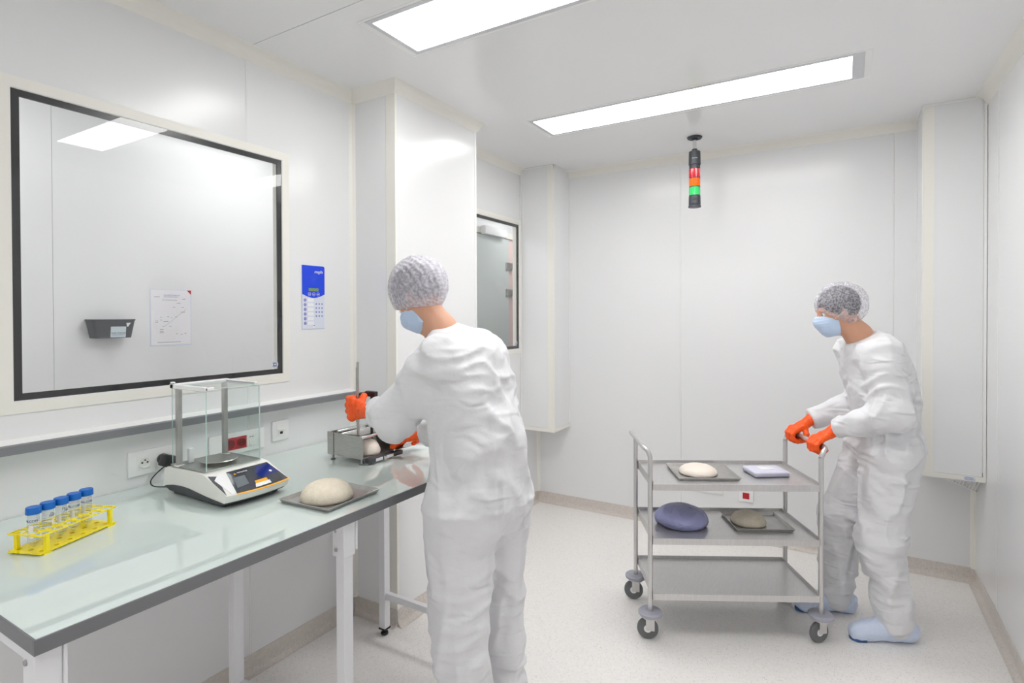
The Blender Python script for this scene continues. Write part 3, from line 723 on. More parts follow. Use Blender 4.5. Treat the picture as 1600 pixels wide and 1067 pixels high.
ang0 = [-2.05, -.95, -1.9, -2.9, -.6]
for i in range(5):
    c = T @ Vector(((i + .5) * Lr / 6 + .0165, Wr * .60, 0)); tz = TZ + .0085
    tb = thing('centrifuge_tube', (c.x, c.y, tz), LB[i], 'tube', 'blue-capped tubes in the yellow rack')
    B().lathe([(.0035, 0), (.0135, .013), (.0135, .098), (.0128, .098), (.0128, .014), (.003, .0015)], (c.x, c.y, tz), 28, closed=True).out('tube_body', M['tube'], tb, smooth=True)
    B().lathe([(.0172, .088), (.0174, .090), (.0171, .104), (.016, .106), (.0001, .106)], (c.x, c.y, tz), 36).out('screw_cap', M['bluecap'], tb, smooth=True)
    # the print: name, graduation ticks
    a_cam = math.atan2(-c.y, -c.x)                  # direction towards the camera
    def wrapM(a, z): 
        n_ = Vector((math.cos(a), math.sin(a), 0)); s_ = Vector((-n_.y, n_.x, 0))
        return Matrix(((s_.x, 0, n_.x, c.x), (s_.y, 0, n_.y, c.y), (0, 1, 0, z), (0, 0, 0, 1)))
    off = [-1.75, .25, .55, -1.3, -1.1][i]
    text('name_print', 'FALCON', .0085, wrapM(a_cam + off, tz + .068), M['navy'], tb, wrap=.0136)
    b = B()
    for k in range(15):
        z_ = tz + .014 + k * .005; a0 = a_cam + [.35, -1.0, .1, .5, .1][i]; ln = .55 if k % 2 else .85
        for q in range(4):
            a1, a2 = a0 + ln * q / 4, a0 + ln * (q + 1) / 4; rr = .0138
            b.quad(*[(c.x + rr * math.cos(a), c.y + rr * math.sin(a), zz) for a, zz in ((a1, z_), (a2, z_), (a2, z_ + .0007), (a1, z_ + .0007))])
    b.out('graduation', M['print'], tb)
    # white writing patch
    b = B(); a0 = a_cam + [-.85, .75, -.8, -.7, -.9][i]
    for q in range(6):
        a1, a2 = a0 + .8 * q / 6, a0 + .8 * (q + 1) / 6; rr = .01372
        b.quad(*[(c.x + rr * math.cos(a), c.y + rr * math.sin(a), zz) for a, zz in ((a1, tz + .025), (a2, tz + .025), (a2, tz + .06), (a1, tz + .06))])
    b.out('writing_patch', M['keylite'], tb)

# ================================================================== BALANCE
bx0, bx1, by0, by1 = -2.065, -1.700, 1.050, 1.285
t = thing('laboratory_balance', ((bx0 + bx1) / 2, (by0 + by1) / 2, TZ), 'white precision balance with a clear draft shield and dark touch display', 'balance')
# side profile (x,z) of the off-white housing: high deck behind, display slope in front
top = [(bx0 + .012, TZ + .085), (bx0 + .03, TZ + .095), (-1.835, TZ + .098), (-1.805, TZ + .094), (bx1 + .012, TZ + .046), (bx1 + .006, TZ + .032), (bx1, TZ + .024)]
arch = [(-1.76, TZ + .030), (-1.82, TZ + .052), (-1.88, TZ + .060), (-1.95, TZ + .052), (-2.02, TZ + .030), (bx0, TZ + .022)]
def slab(prof, y0, y1, bow=0, ny=1):
    b = B(); n = len(prof); vs = []; fs = []
    for j in range(ny + 1):
        s = j / ny; y = y0 + (y1 - y0) * s
        for (x, z) in prof:
            k = max(0, (x + 1.80) / .10)
            vs.append((x + bow * k * (1 - (2 * s - 1) ** 2), y, z))
    for j in range(ny):
        for i in range(n): fs.append([j * n + i, j * n + (i + 1) % n, (j + 1) * n + (i + 1) % n, (j + 1) * n + i])
    fs += [list(range(n)), [ny * n + i for i in range(n)]]
    b._add(vs, fs); return b
b = slab(top + [(bx1 - .002, TZ + .021)] + [(-1.76, TZ + .021), (-2.02, TZ + .022), (bx0, TZ + .022)], by0 + .0015, by1 - .0015, .016, 10); b.out('housing', M['abs'], t, smooth=True)
# dark lower shell, arch on the side faces
shell = [(bx0 + .004, TZ + .021), (-2.0, TZ + .010), (-1.74, TZ + .008), (bx1 - .006, TZ + .020)]
slab([(bx0 + .006, TZ + .0215), (-2.03, TZ + .012), (-1.75, TZ + .008), (bx1 - .012, TZ + .013), (bx1 - .004, TZ + .0215)], by0 + .006, by1 - .006, .016, 10).out('lower_shell', M['absd'], t, smooth=True)
for yy in (by0, by1 - .0016):
    B().prism([(bx0 + .002, TZ + .0218), (-2.04, TZ + .030), (-2.0, TZ + .037), (-1.95, TZ + .0405), (-1.90, TZ + .039), (-1.85, TZ + .0335), (-1.80, TZ + .028), (-1.755, TZ + .0245), (bx1 - .01, TZ + .0218)], yy - .0005 * (yy == by0), yy + .0016 + .0005 * (yy != by0), 'y').out('side_arch', M['absd'], t)
for (x, y) in ((-1.745, 1.082), (-1.745, 1.262), (-2.03, 1.085), (-2.03, 1.25)):
    B().lathe([(.013, 0), (.0145, .003), (.0135, .007), (.007, .008), (.007, .014)], (x, y, TZ + .0002), 20).out('foot', M['blackp'], t)
# display on the slope
def slope(x, dz=.0012):
    s = (x + 1.805) / (bx1 + .012 + 1.805); return TZ + .094 + (.046 - .094) * s + dz
def on_slope(b, pts, dz, mi=0):
    vs = []
    for x, y in pts:
        k = max(0, (x + 1.80) / .10); bow = .016 * k * (1 - (2 * (y - by0) / (by1 - by0) - 1) ** 2)
        s = (x + 1.805) / (bx1 + .012 + 1.805)
        vs.append((x + bow + .0003, y, TZ + .094 - .048 * s + dz))
    lo_ = [(v[0], v[1], v[2] - .0008) for v in vs]; n = len(vs)
    b._add(vs + lo_, [list(range(n))] + [[n + i for i in range(n)][::-1]] + [[i, (i + 1) % n, n + (i + 1) % n, n + i] for i in range(n)], mi); return b
def lerp_edge(xa, ya, xb, yb, n=8): return [(xa + (xb - xa) * k / n, ya + (yb - ya) * k / n) for k in range(n + 1)]
xf, xt = bx1 + .0085, -1.798
on_slope(B(), lerp_edge(xf, by0 + .034, xf, by1 - .004) + [(xt, by1 - .012)] + lerp_edge(xt, by1 - .02, xt, by0 + .068)[:], .0012).out('display', M['disp'], t)
on_slope(B(), lerp_edge(xf + .006, by0 + .032, xf + .006, by1 - .004) + lerp_edge(xf, by1 - .004, xf, by0 + .034), .0014).out('amber_line', M['oran'], t)
on_slope(B(), [(-1.735, by1 - .008), (-1.79, by1 - .016), (-1.79, by1 - .06), (-1.762, by1 - .09), (-1.733, by1 - .085)], .0019).out('blue_field', M['dispb'], t)
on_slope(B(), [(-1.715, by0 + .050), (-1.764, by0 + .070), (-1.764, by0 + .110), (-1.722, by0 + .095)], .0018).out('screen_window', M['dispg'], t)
on_slope(B(), [(-1.697, by0 + .10), (-1.712, by0 + .11), (-1.712, by0 + .165), (-1.698, by0 + .16)], .0026).out('white_sticker', M['wprint'], t)
on_slope(B(), [(-1.7125, by0 + .112), (-1.726, by0 + .118), (-1.726, by0 + .163), (-1.7125, by0 + .16)], .0025).out('orange_sticker', M['oran'], t)
on_slope(B(), [(-1.745, by1 - .034), (-1.751, by1 - .028), (-1.757, by1 - .034), (-1.751, by1 - .040)], .0026).out('round_icon', M['keylite'], t)
on_slope(B(), [(xf - .001, by0 + .004), (-1.79, by0 + .030), (-1.80, by0 + .006), (-1.765, by0 + .003)], .0010).out('dark_corner', M['absd'], t)
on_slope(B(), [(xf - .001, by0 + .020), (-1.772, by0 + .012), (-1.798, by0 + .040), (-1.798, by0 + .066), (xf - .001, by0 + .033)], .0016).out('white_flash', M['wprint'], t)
dz_ = -.048 / (bx1 + .012 + 1.805); nrm = Vector((-dz_, 0, 1)).normalized(); dn = Vector((-1, 0, -dz_)).normalized()
Mx = Matrix(((0, dn.x, nrm.x, -1.7745), (1, dn.y, 0, by0 + .094), (0, dn.z, nrm.z, slope(-1.7745) + .0032), (0, 0, 0, 1)))
text('name_print', 'sartorius', .0105, Mx, M['wprint'], t)
on_slope(B(), [(-1.776, by0 + .080), (-1.776, by0 + .089), (-1.783, by0 + .086)], .0026).out('logo_mark', M['oran'], t)
# deck, posts, pan
zd = TZ + .099
B().box(-2.035, -1.83, by0 + .012, by1 - .012, zd, zd + .003, bev=.001).out('steel_deck', M['steel'], t)
B().lathe([(.030, .004), (.030, .010), (.061, .011), (.063, .013), (.061, .0155), (.0001, .0155)], (-1.918, 1.166, zd), 48).out('weighing_pan', M['steel'], t, smooth=True)
B().lathe([(.020, 0), (.024, .006), (.022, .011)], (-1.925, 1.168, zd + .001), 24).out('pan_support', M['absd'], t)
for y in (1.068, 1.245):
    x = -1.990 if y < 1.1 else -2.006
    B().box(x - .0095, x + .0095, y - .0075, y + .0075, zd + .002, TZ + .372, bev=.002).out('post', M['steel2'], t)
    B().box(x - .014, x + .014, y - .011, y + .011, zd, zd + .006, bev=.001).out('post_foot', M['abs'], t)
B().box(-2.0, -1.985, 1.10, 1.118, zd + .002, zd + .055, bev=.003).out('level_housing', M['plate'], t)
gx0, gx1, gy0, gy1, gz1 = -2.022, -1.8175, 1.0615, 1.262, TZ + .372
def pane(x0, x1, y0, y1, z0, z1, thin):
    b = B(); b.box(x0, x1, y0, y1, z0, z1)
    for f_ in b.bm.faces:
        n_ = f_.normal; f_.normal_update(); n_ = f_.normal
        f_.material_index = 0 if abs(n_[thin]) > .5 else 1
    o = b.out('glass_pane', [M['bglass'], M['gedge']], t); return o
pane(gx1 - .003, gx1, gy0 + .0035, gy1 - .0035, zd + .003, gz1 - .004, 0)
pane(gx0, gx1, gy0, gy0 + .003, zd + .003, gz1 - .004, 1)
pane(gx0, gx1, gy1 - .003, gy1, zd + .003, gz1 - .004, 1)
pane(gx0 + .02, gx1 - .002, gy0 + .008, gy1 - .008, gz1 + .003, gz1 + .006, 2)
b = B().box(gx0 - .004, gx1 + .001, gy0 - .004, gy0 + .008, gz1 - .003, gz1 + .012, bev=.002).box(gx0 - .004, gx1 - .02, gy1 - .008, gy1 + .004, gz1 - .003, gz1 + .010, bev=.002)
b.box(gx0 - .008, gx0 + .016, gy0 - .004, gy1 + .004, gz1 - .003, gz1 + .012, bev=.002).box(gx1 - .008, gx1 + .001, gy0, gy0 + .03, gz1 - .001, gz1 + .010, bev=.002)
b.out('top_frame', M['plate'], t)
B().box(gx0 - .006, gx0 + .008, gy0 - .003, gy0 + .010, gz1 + .0125, gz1 + .019, bev=.003).out('knob', M['plate'], t)

# ================================================================== TRAY AND DOME ON THE BENCH
def steel_tray(name, c, ang, lx, ly, hgt, label, m=None, parent=None):
    T_ = Matrix.Translation(c) @ Matrix.Rotation(ang, 4, 'Z')
    th = thing(name, c, label, 'tray')
    b = B(T_); x, y = lx / 2, ly / 2; s = .007; e = .0022
    o0 = [(-x + s, -y + s, .0003), (x - s, -y + s, .0003), (x - s, y - s, .0003), (-x + s, y - s, .0003)]
    o1 = [(-x, -y, hgt), (x, -y, hgt), (x, y, hgt), (-x, y, hgt)]
    i1 = [(-x + e, -y + e, hgt), (x - e, -y + e, hgt), (x - e, y - e, hgt), (-x + e, y - e, hgt)]
    i0 = [(p[0] * (x - s - e) / (x - s), p[1] * (y - s - e) / (y - s), .002) for p in o0]
    vs = o0 + o1 + i1 + i0; fs = [(3, 2, 1, 0), (12, 13, 14, 15)]
    for L in range(3):
        for k in range(4): fs.append((L * 4 + k, L * 4 + (k + 1) % 4, (L + 1) * 4 + (k + 1) % 4, (L + 1) * 4 + k))
    b._add(vs, fs); b.out('tray_pan', m or M['steel2'], th)
    b = B(T_); b.tube([Vector(p) for p in o1] + [Vector(o1[0])], .0018, 6); b.out('rolled_rim', m or M['steel2'], th)
    return th
steel_tray('metal_tray', (-1.508, 1.312, TZ), math.radians(3), .222, .240, .013, 'flat grey metal tray at the bench edge under the cream dome')
def dome(name, c, r, h, label, m, par=None, n=64, group=None):
    th = thing(name, c, label, 'dome', group)
    b = B(); vs = []; fs = []; rows = 26; rnd = random.Random(4)
    c = Vector(c)
    for i in range(rows + 1):
        s = i / rows
        if s < .12: rr, z = r * (.955 + .045 * s / .12), h * .10 * s / .12
        else:
            a = (s - .12) / .88 * PI / 2; rr, z = r * math.cos(a) ** .8, h * (.10 + .90 * math.sin(a) ** 1.05)
        for k in range(n):
            a = 2 * PI * k / n
            j = (rnd.random() - .5) * .0016 + (.0012 * math.sin(a * 24) if .05 < s < .3 else 0)
            vs.append(c + Vector(((rr + j) * math.cos(a), (rr + j) * math.sin(a), z + (rnd.random() - .5) * .0007)))
    for i in range(rows):
        for k in range(n): fs.append([i * n + k, i * n + (k + 1) % n, (i + 1) * n + (k + 1) % n, (i + 1) * n + k])
    fs.append(list(range(n))[::-1]); fs.append([rows * n + k for k in range(n)])
    b._add(vs, fs); b.out('dome_body', m, th, smooth='all'); return th
dome('textured_dome', (-1.508, 1.296, TZ + .0022), .0865, .062, 'cream textured half-round dome lying on the metal tray on the bench', M['dome'])

# ================================================================== SLICER
sx0, sx1, sy0, sy1 = -1.925, -1.715, 1.660, 1.845
t = thing('bench_slicer', ((sx0 + sx1) / 2, (sy0 + sy1) / 2, TZ), 'steel box-shaped cutting jig with a vertical rod at the far end of the bench', 'slicer')
B().box(sx0, sx1, sy0, sy1, TZ + .022, TZ + .028, bev=.001).out('base_plate', M['steel'], t)
def corner_plate(y):
    pr = [(sx0 + .04, TZ + .028), (sx1, TZ + .028), (sx1, TZ + .103)]
    for k in range(5): a = k / 4 * PI / 2; pr.append((sx1 - .014 + .014 * math.cos(a), TZ + .103 + .014 * math.sin(a)))
    pr += [(sx0 + .04, TZ + .119)]
    return B().prism(pr, y, y + .003, 'y')
corner_plate(sy0).out('side_plate', M['steel'], t)
corner_plate(sy1 - .003).out('side_plate', M['steel'], t)
B().box(sx0, sx0 + .038, sy0 - .002, sy0 + .003, TZ + .024, TZ + .121, bev=.001).box(sx0, sx0 + .003, sy0, sy1, TZ + .024, TZ + .118).out('folded_flange', M['steel'], t)
for (x, z, r) in ((sx1 - .012, TZ + .111, .007), (sx0 + .085, TZ + .117, .005), (sx0 + .06, TZ + .126, .005)):
    B().tube([(x, sy0 + .002, z), (x, sy1 + .02, z)], r, 14).out('cross_bar', M['chrome'], t, smooth=True)
B().prism([(sx0 + .045, TZ + .112), (sx1 - .03, TZ + .118), (sx1 - .03, TZ + .114), (sx0 + .045, TZ + .108)], sy0 + .02, sy1 - .004, 'y').out('pusher_plate', M['steel2'], t)
B().prism([(sy0 + .13, TZ + .03), (sy1 - .006, TZ + .03), (sy1 - .03, TZ + .105), (sy0 + .155, TZ + .105)], sx1 - .09, sx1 - .086, 'x').out('blade_plate', M['steel'], t)
B().box(sx1 + .001, sx1 + .030, sy0 + .008, sy1 + .03, TZ + .006, TZ + .026, bev=.006).out('front_tray', M['absd'], t, smooth=True)
B().box(sx1 + .0285, sx1 + .032, sy0 + .045, sy0 + .085, TZ + .010, TZ + .022, bev=.001).box(sx1 + .0285, sx1 + .032, sy0 + .108, sy0 + .150, TZ + .010, TZ + .022, bev=.001).out('rating_plate', M['steelp'], t)
B().lathe([(.008, 0), (.008, .006), (.006, .008), (.0001, .008)], (sx1 + .029, sy0 + .097, TZ + .016), 18, 'x').out('knob', M['chrome'], t)
for (x, y) in ((sx0 + .02, sy0 + .012), (sx1 - .012, sy0 + .006), (sx0 + .02, sy1 - .01), (sx1 - .012, sy1 - .01)):
    B().lathe([(.010, 0), (.012, .003), (.006, .006), (.005, .022)], (x, y, TZ + .0003), 16).out('foot', M['bolt'], t)
B().prism([(sx1 - .02, TZ + .032), (sx1 + .05, TZ + .040), (sx1 + .05, TZ + .037), (sx1 - .02, TZ + .029)], sy1 - .02, sy1 + .15, 'y').out('catch_plate', M['steel'], t)
RX, RY = -1.772, 1.690
B().tube([(RX, RY, TZ + .03), (RX, RY, 1.355)], .0055, 12).out('vertical_rod', M['steel2'], t, smooth=True)
B().box(RX - .008, RX - .001, RY - .004, RY + .004, 1.10, 1.332).out('rod_rib', M['steel'], t)
B().box(RX + .005, RX + .062, RY + .035, RY + .055, 1.205, 1.228, bev=.003).tube([(RX + .035, RY + .045, 1.03), (RX + .035, RY + .045, 1.21)], .006, 10).tube([(RX, RY + .045, 1.218), (RX, RY, 1.218)], .006, 10).out('clamp', M['blackp'], t, smooth=True)
dome('pale_dome', (-1.772, 1.738, TZ + .0285), .058, .062, 'pale smooth dome held inside the steel cutting jig', M['domew'])

# ================================================================== SDF MODELLING
rng = np.random.default_rng(11); LAT = rng.random((32, 32, 32)).astype(np.float32) * 2 - 1
def vnoise(p):
    i = np.floor(p).astype(np.int64); f_ = (p - i).astype(np.float32); f_ = f_ * f_ * (3 - 2 * f_)
    i &= 31; j = (i + 1) & 31; x, y, z = f_[..., 0], f_[..., 1], f_[..., 2]
    g = lambda a, b_, c: LAT[a, b_, c]
    a = g(i[..., 0], i[..., 1], i[..., 2]) * (1 - x) + g(j[..., 0], i[..., 1], i[..., 2]) * x
    b_ = g(i[..., 0], j[..., 1], i[..., 2]) * (1 - x) + g(j[..., 0], j[..., 1], i[..., 2]) * x
    c = g(i[..., 0], i[..., 1], j[..., 2]) * (1 - x) + g(j[..., 0], i[..., 1], j[..., 2]) * x
    d = g(i[..., 0], j[..., 1], j[..., 2]) * (1 - x) + g(j[..., 0], j[..., 1], j[..., 2]) * x
    a = a * (1 - y) + b_ * y; c = c * (1 - y) + d * y
    return a * (1 - z) + c * z
A3 = lambda v: np.array(v, dtype=np.float32)
def cap(a, b_, ra, rb):
    a, b_ = A3(a), A3(b_)
    def f_(p):
        ab = b_ - a; t_ = np.clip(((p - a) @ ab) / max(float(ab @ ab), 1e-9), 0, 1)
        return np.linalg.norm(p - a - t_[..., None] * ab, axis=-1) - (ra + (rb - ra) * t_)
    return f_
def ell(c, r, Rm=None):
    c, r = A3(c), A3(r); Rm = None if Rm is None else np.array(Rm, dtype=np.float32)
    def f_(p):
        q = p - c
        if Rm is not None: q = q @ Rm
        k0 = np.linalg.norm(q / r, axis=-1); k1 = np.linalg.norm(q / (r * r), axis=-1) + 1e-9
        return k0 * (k0 - 1) / k1
    return f_
def smin(a, b_, k):
    h = np.clip(.5 + .5 * (b_ - a) / k, 0, 1); return b_ * (1 - h) + a * h - k * h * (1 - h)
def union(fs, k):
    def f_(p):
        d = fs[0](p)
        for g in fs[1:]: d = smin(d, g(p), k)
        return d
    return f_
def surface(f_, lo, hi, h, maxd=.02):
    lo = np.array(lo, float); BS = 12
    nb = np.ceil((np.array(hi) - lo) / (h * BS)).astype(int) + 1; n = nb * BS
    Fd = np.empty(n, np.float32)
    g = [lo[i] + (np.arange(nb[i]) + .5) * BS * h - .5 * h for i in range(3)]
    Cn = np.stack(np.meshgrid(*g, indexing='ij'), -1).astype(np.float32)
    D = f_(Cn.reshape(-1, 3)).reshape(nb)
    Fd[:] = np.repeat(np.repeat(np.repeat(D, BS, 0), BS, 1), BS, 2)
    keep = np.argwhere(np.abs(D) < BS * h * .87 * 1.35 + maxd)
    o = np.stack(np.meshgrid(*[np.arange(BS) * h] * 3, indexing='ij'), -1).reshape(-1, 3)
    for s in range(0, len(keep), 64):
        ks = keep[s:s + 64]; P = (lo + ks * BS * h)[:, None, :] + o[None]
        V = f_(P.reshape(-1, 3).astype(np.float32)).reshape(len(ks), BS, BS, BS)
        for q, (i, j, k) in enumerate(ks): Fd[i * BS:(i + 1) * BS, j * BS:(j + 1) * BS, k * BS:(k + 1) * BS] = V[q]
    S = Fd < 0
    acc = np.zeros(tuple(n - 1) + (3,), np.float32); cnt = np.zeros(tuple(n - 1), np.float32)
    sl = lambda off: tuple(slice(off[i], n[i] - 1 + off[i]) for i in range(3))
    for ax_ in range(3):
        for u in (0, 1):
            for v in (0, 1):
                o0 = [0, 0, 0]; oth = [i for i in range(3) if i != ax_]; o0[oth[0]] = u; o0[oth[1]] = v; o1 = list(o0); o1[ax_] = 1
                a, b_ = Fd[sl(o0)], Fd[sl(o1)]; cr = S[sl(o0)] != S[sl(o1)]
                t_ = np.where(cr, a / np.where(cr, a - b_, 1), 0)
                for c in range(3):
                    acc[..., c] += np.where(cr, o0[c] + (t_ if c == ax_ else 0), 0)
                cnt += cr
    act = cnt > 0; idx = -np.ones(act.shape, np.int64); idx[act] = np.arange(act.sum())
    ijk = np.argwhere(act); V = lo + (ijk + acc[act] / cnt[act][:, None]) * h
    faces = []
    for ax_ in range(3):
        oth = [(ax_ + 1) % 3, (ax_ + 2) % 3]
        s0 = [slice(1, -1)] * 3; s0[ax_] = slice(0, -1); s1 = [slice(1, -1)] * 3; s1[ax_] = slice(1, None)
        a, b_ = S[tuple(s0)], S[tuple(s1)]
        e = np.argwhere(a != b_); flip = a[a != b_]
        off = np.ones(3, int); off[ax_] = 0; e = e + off
        def at_(du, dv):
            q = e.copy(); q[:, oth[0]] -= du; q[:, oth[1]] -= dv; return idx[q[:, 0], q[:, 1], q[:, 2]]
        Q = np.stack([at_(1, 1), at_(0, 1), at_(0, 0), at_(1, 0)], 1)
        Q[~flip] = Q[~flip][:, ::-1]; faces.append(Q)
    Q = np.concatenate(faces); Q = Q[(Q >= 0).all(1)]
    return V, Q
def np_mesh(name, V, Q, iters=1):
    me = bpy.data.meshes.new(name)
    if iters:
        for _ in range(iters):
            s = np.zeros_like(V); c = np.zeros(len(V))
            for a, b_ in ((0, 1), (1, 2), (2, 3), (3, 0)):
                np.add.at(s, Q[:, a], V[Q[:, b_]]); np.add.at(s, Q[:, b_], V[Q[:, a]]); np.add.at(c, Q[:, a], 1); np.add.at(c, Q[:, b_], 1)
            V = V * .5 + (s / np.maximum(c, 1)[:, None]) * .5
    me.vertices.add(len(V)); me.vertices.foreach_set('co', V.astype(np.float32).ravel())
    me.loops.add(len(Q) * 4); me.loops.foreach_set('vertex_index', Q.astype(np.int32).ravel())
    me.polygons.add(len(Q)); me.polygons.foreach_set('loop_start', np.arange(0, len(Q) * 4, 4, dtype=np.int32))
    me.update(calc_edges=True); me.validate(); return me
def sdf_obj(name, f_, lo, hi, h, m, parent, iters=1, label=None, maxd=.02):
    V, Q = surface(f_, lo, hi, h, maxd); me = np_mesh(name, V, Q, iters)
    return link(name, me, m, parent, smooth='all', label=label)

def headframe(c, fwd, roll=0):
    f1 = Vector(fwd).normalized(); s1 = Vector((0, 0, 1)).cross(f1).normalized(); u1 = f1.cross(s1)
    return np.array([[f1.x, s1.x, u1.x], [f1.y, s1.y, u1.y], [f1.z, s1.z, u1.z]], np.float32), A3(c)
def head_sdf(Rm, c, sc=.94):
    skull = ell((-.012, 0, .032), (.098, .077, .093)); jaw = ell((.026, 0, -.045), (.062, .056, .078)); cheek = ell((.045, 0, -.02), (.048, .058, .06))
    chin = ell((.070, 0, -.102), (.022, .026, .020)); brow = ell((.078, 0, .026), (.020, .048, .012))
    nose = cap((.090, 0, .008), (.113, 0, -.030), .008, .0125); lipu = ell((.092, 0, -.058), (.010, .024, .006)); lipl = ell((.090, 0, -.069), (.010, .021, .006))
    eyes = [ell((.098, s * .032, .003), (.016, .018, .011)) for s in (-1, 1)]
    ears = [ell((-.006, s * .079, -.010), (.017, .008, .031)) for s in (-1, 1)]
    def f_(p):
        q = ((p - c) @ Rm) / sc
        d = smin(skull(q), jaw(q), .03); d = smin(d, cheek(q), .02); d = smin(d, chin(q), .02); d = smin(d, brow(q), .012)
        for e in eyes: d = -smin(-d, e(q), .010)
        d = smin(d, nose(q), .010); d = smin(d, lipu(q), .006); d = smin(d, lipl(q), .006)
        for e in ears: d = smin(d, e(q), .006)
        return d * sc
    return f_
def to_w(Rm, c, v, sc=.94): return tuple(np.array(v, np.float32) * sc @ Rm.T + c)

def grip_glove(axis, wrist_dir, back, c, side=1, r=.0125, gap=.024, bar=.008):
    """hand closed round a bar: axis=bar, wrist_dir=from bar to wrist, back=back-of-hand side"""
    a = Vector(axis).normalized(); w_ = Vector(wrist_dir); w_ = (w_ - a * w_.dot(a)).normalized(); k = Vector(back); k = (k - a * k.dot(a) - w_ * k.dot(w_)).normalized()
    c = Vector(c); P = lambda u, v, z: tuple(c + w_ * u + k * v + a * (z * side))
    fs = []; ln = [.95, 1.06, 1.0, .84]
    for i in range(4):
        z = (1.5 - i) * gap; l = ln[i]
        pts = [(.006, .030, z), (-.024 * l, .030 * l, z), (-.040 * l, .006, z), (-.030 * l, -.019, z), (-.004, -.0225, z)]
        for q in range(4): fs.append(cap(P(*pts[q]), P(*pts[q + 1]), r * (1 - .05 * q), r * (.95 - .05 * q)))
    palm = [cap(P(.012, .026, 1.4 * gap), P(.012, .026, -1.4 * gap), .0145, .0135), cap(P(.045, .018, 1.0 * gap), P(.045, .018, -1.0 * gap), .018, .016),
            cap(P(.012, .026, gap), P(.070, .010, .3 * gap), .015, .019), cap(P(.012, .026, -gap), P(.070, .010, -.3 * gap), .014, .019), cap(P(.070, .010, 0), P(.125, .006, 0), .025, .034)]
    th = [cap(P(.050, .008, 1.0 * gap), P(.026, -.014, 2.0 * gap), .015, .0135), cap(P(.026, -.014, 2.0 * gap), P(.000, -.030, 1.9 * gap), .0135, .0115), cap(P(.0, -.030, 1.9 * gap), P(-.016, -.030, 1.35 * gap), .0115, .0105)]
    F_ = union(fs, .0035); Pm = union(palm, .012); Th = union(th, .006)
    return lambda p: smin(smin(F_(p), Pm(p), .008), Th(p), .008)
def flat_glove(fwd, up_, c, side=1, curl=.5, r=.0115):
    """hand laid palm down: c = wrist"""
    x = Vector(fwd).normalized(); z = Vector(up_); z = (z - x * z.dot(x)).normalized(); y = z.cross(x) * side; c = Vector(c)
    P = lambda a, b_, d: tuple(c + x * a + y * b_ + z * d)
    fs = []
    for i, (yy, l) in enumerate(((.033, .072), (.011, .080), (-.012, .074), (-.034, .058))):
        a0 = (.088, yy * .9, .0); l1, l2, l3 = l * .45, l * .32, l * .23; an = curl * .4; px, pz = a0[0], a0[2]; prev = P(*a0); rr = r
        for L in (l1, l2, l3):
            px += L * math.cos(an); pz -= L * math.sin(an); cur = P(px, yy * (1.05), pz); fs.append(cap(prev, cur, rr, rr * .93)); prev = cur; rr *= .93; an += curl * .7
    palm = [cap(P(.088, .030, 0), P(.088, -.032, 0), .013, .012), cap(P(.05, .024, 0), P(.05, -.026, 0), .0155, .015), cap(P(.02, .012, 0), P(.02, -.014, 0), .018, .018),
            cap(P(.088, .025, 0), P(.02, .01, 0), .013, .018), cap(P(.088, -.028, 0), P(.02, -.01, 0), .012, .018), cap(P(.02, 0, 0), P(-.06, 0, .006), .023, .040)]
    th = [cap(P(.025, .022, -.004), P(.055, .052, -.012), .015, .0135), cap(P(.055, .052, -.012), P(.082, .060, -.022), .0135, .0115), cap(P(.082, .06, -.022), P(.10, .055, -.030), .0115, .0105)]
    F_ = union(fs, .0035); Pm = union(palm, .012); Th = union(th, .006)
    return lambda p: smin(smin(F_(p), Pm(p), .008), Th(p), .008)
def around(c, r): return [c[i] - r for i in range(3)], [c[i] + r for i in range(3)]

def folds(p, amp, s=1.0, seed=0.0):
    q = p + seed
    wv = np.stack([vnoise(q * 5), vnoise(q * 5 + 7.3), vnoise(q * 5 + 13.1)], -1) * .10
    a = q + wv
    n1 = 1 - np.abs(vnoise(a * A3((13, 13, 5)) * s)) * 2.2       # long vertical creases
    n2 = 1 - np.abs(vnoise(a * A3((7, 7, 17)) * s + 3.7)) * 2.2  # horizontal creases
    n3 = vnoise(a * 30 * s)
    m_ = vnoise(q * 3.1 + 5) * .5 + .5
    return amp * (n1 * (.55 + .5 * m_) + n2 * (1.05 - .6 * m_) + .22 * n3 - .2)

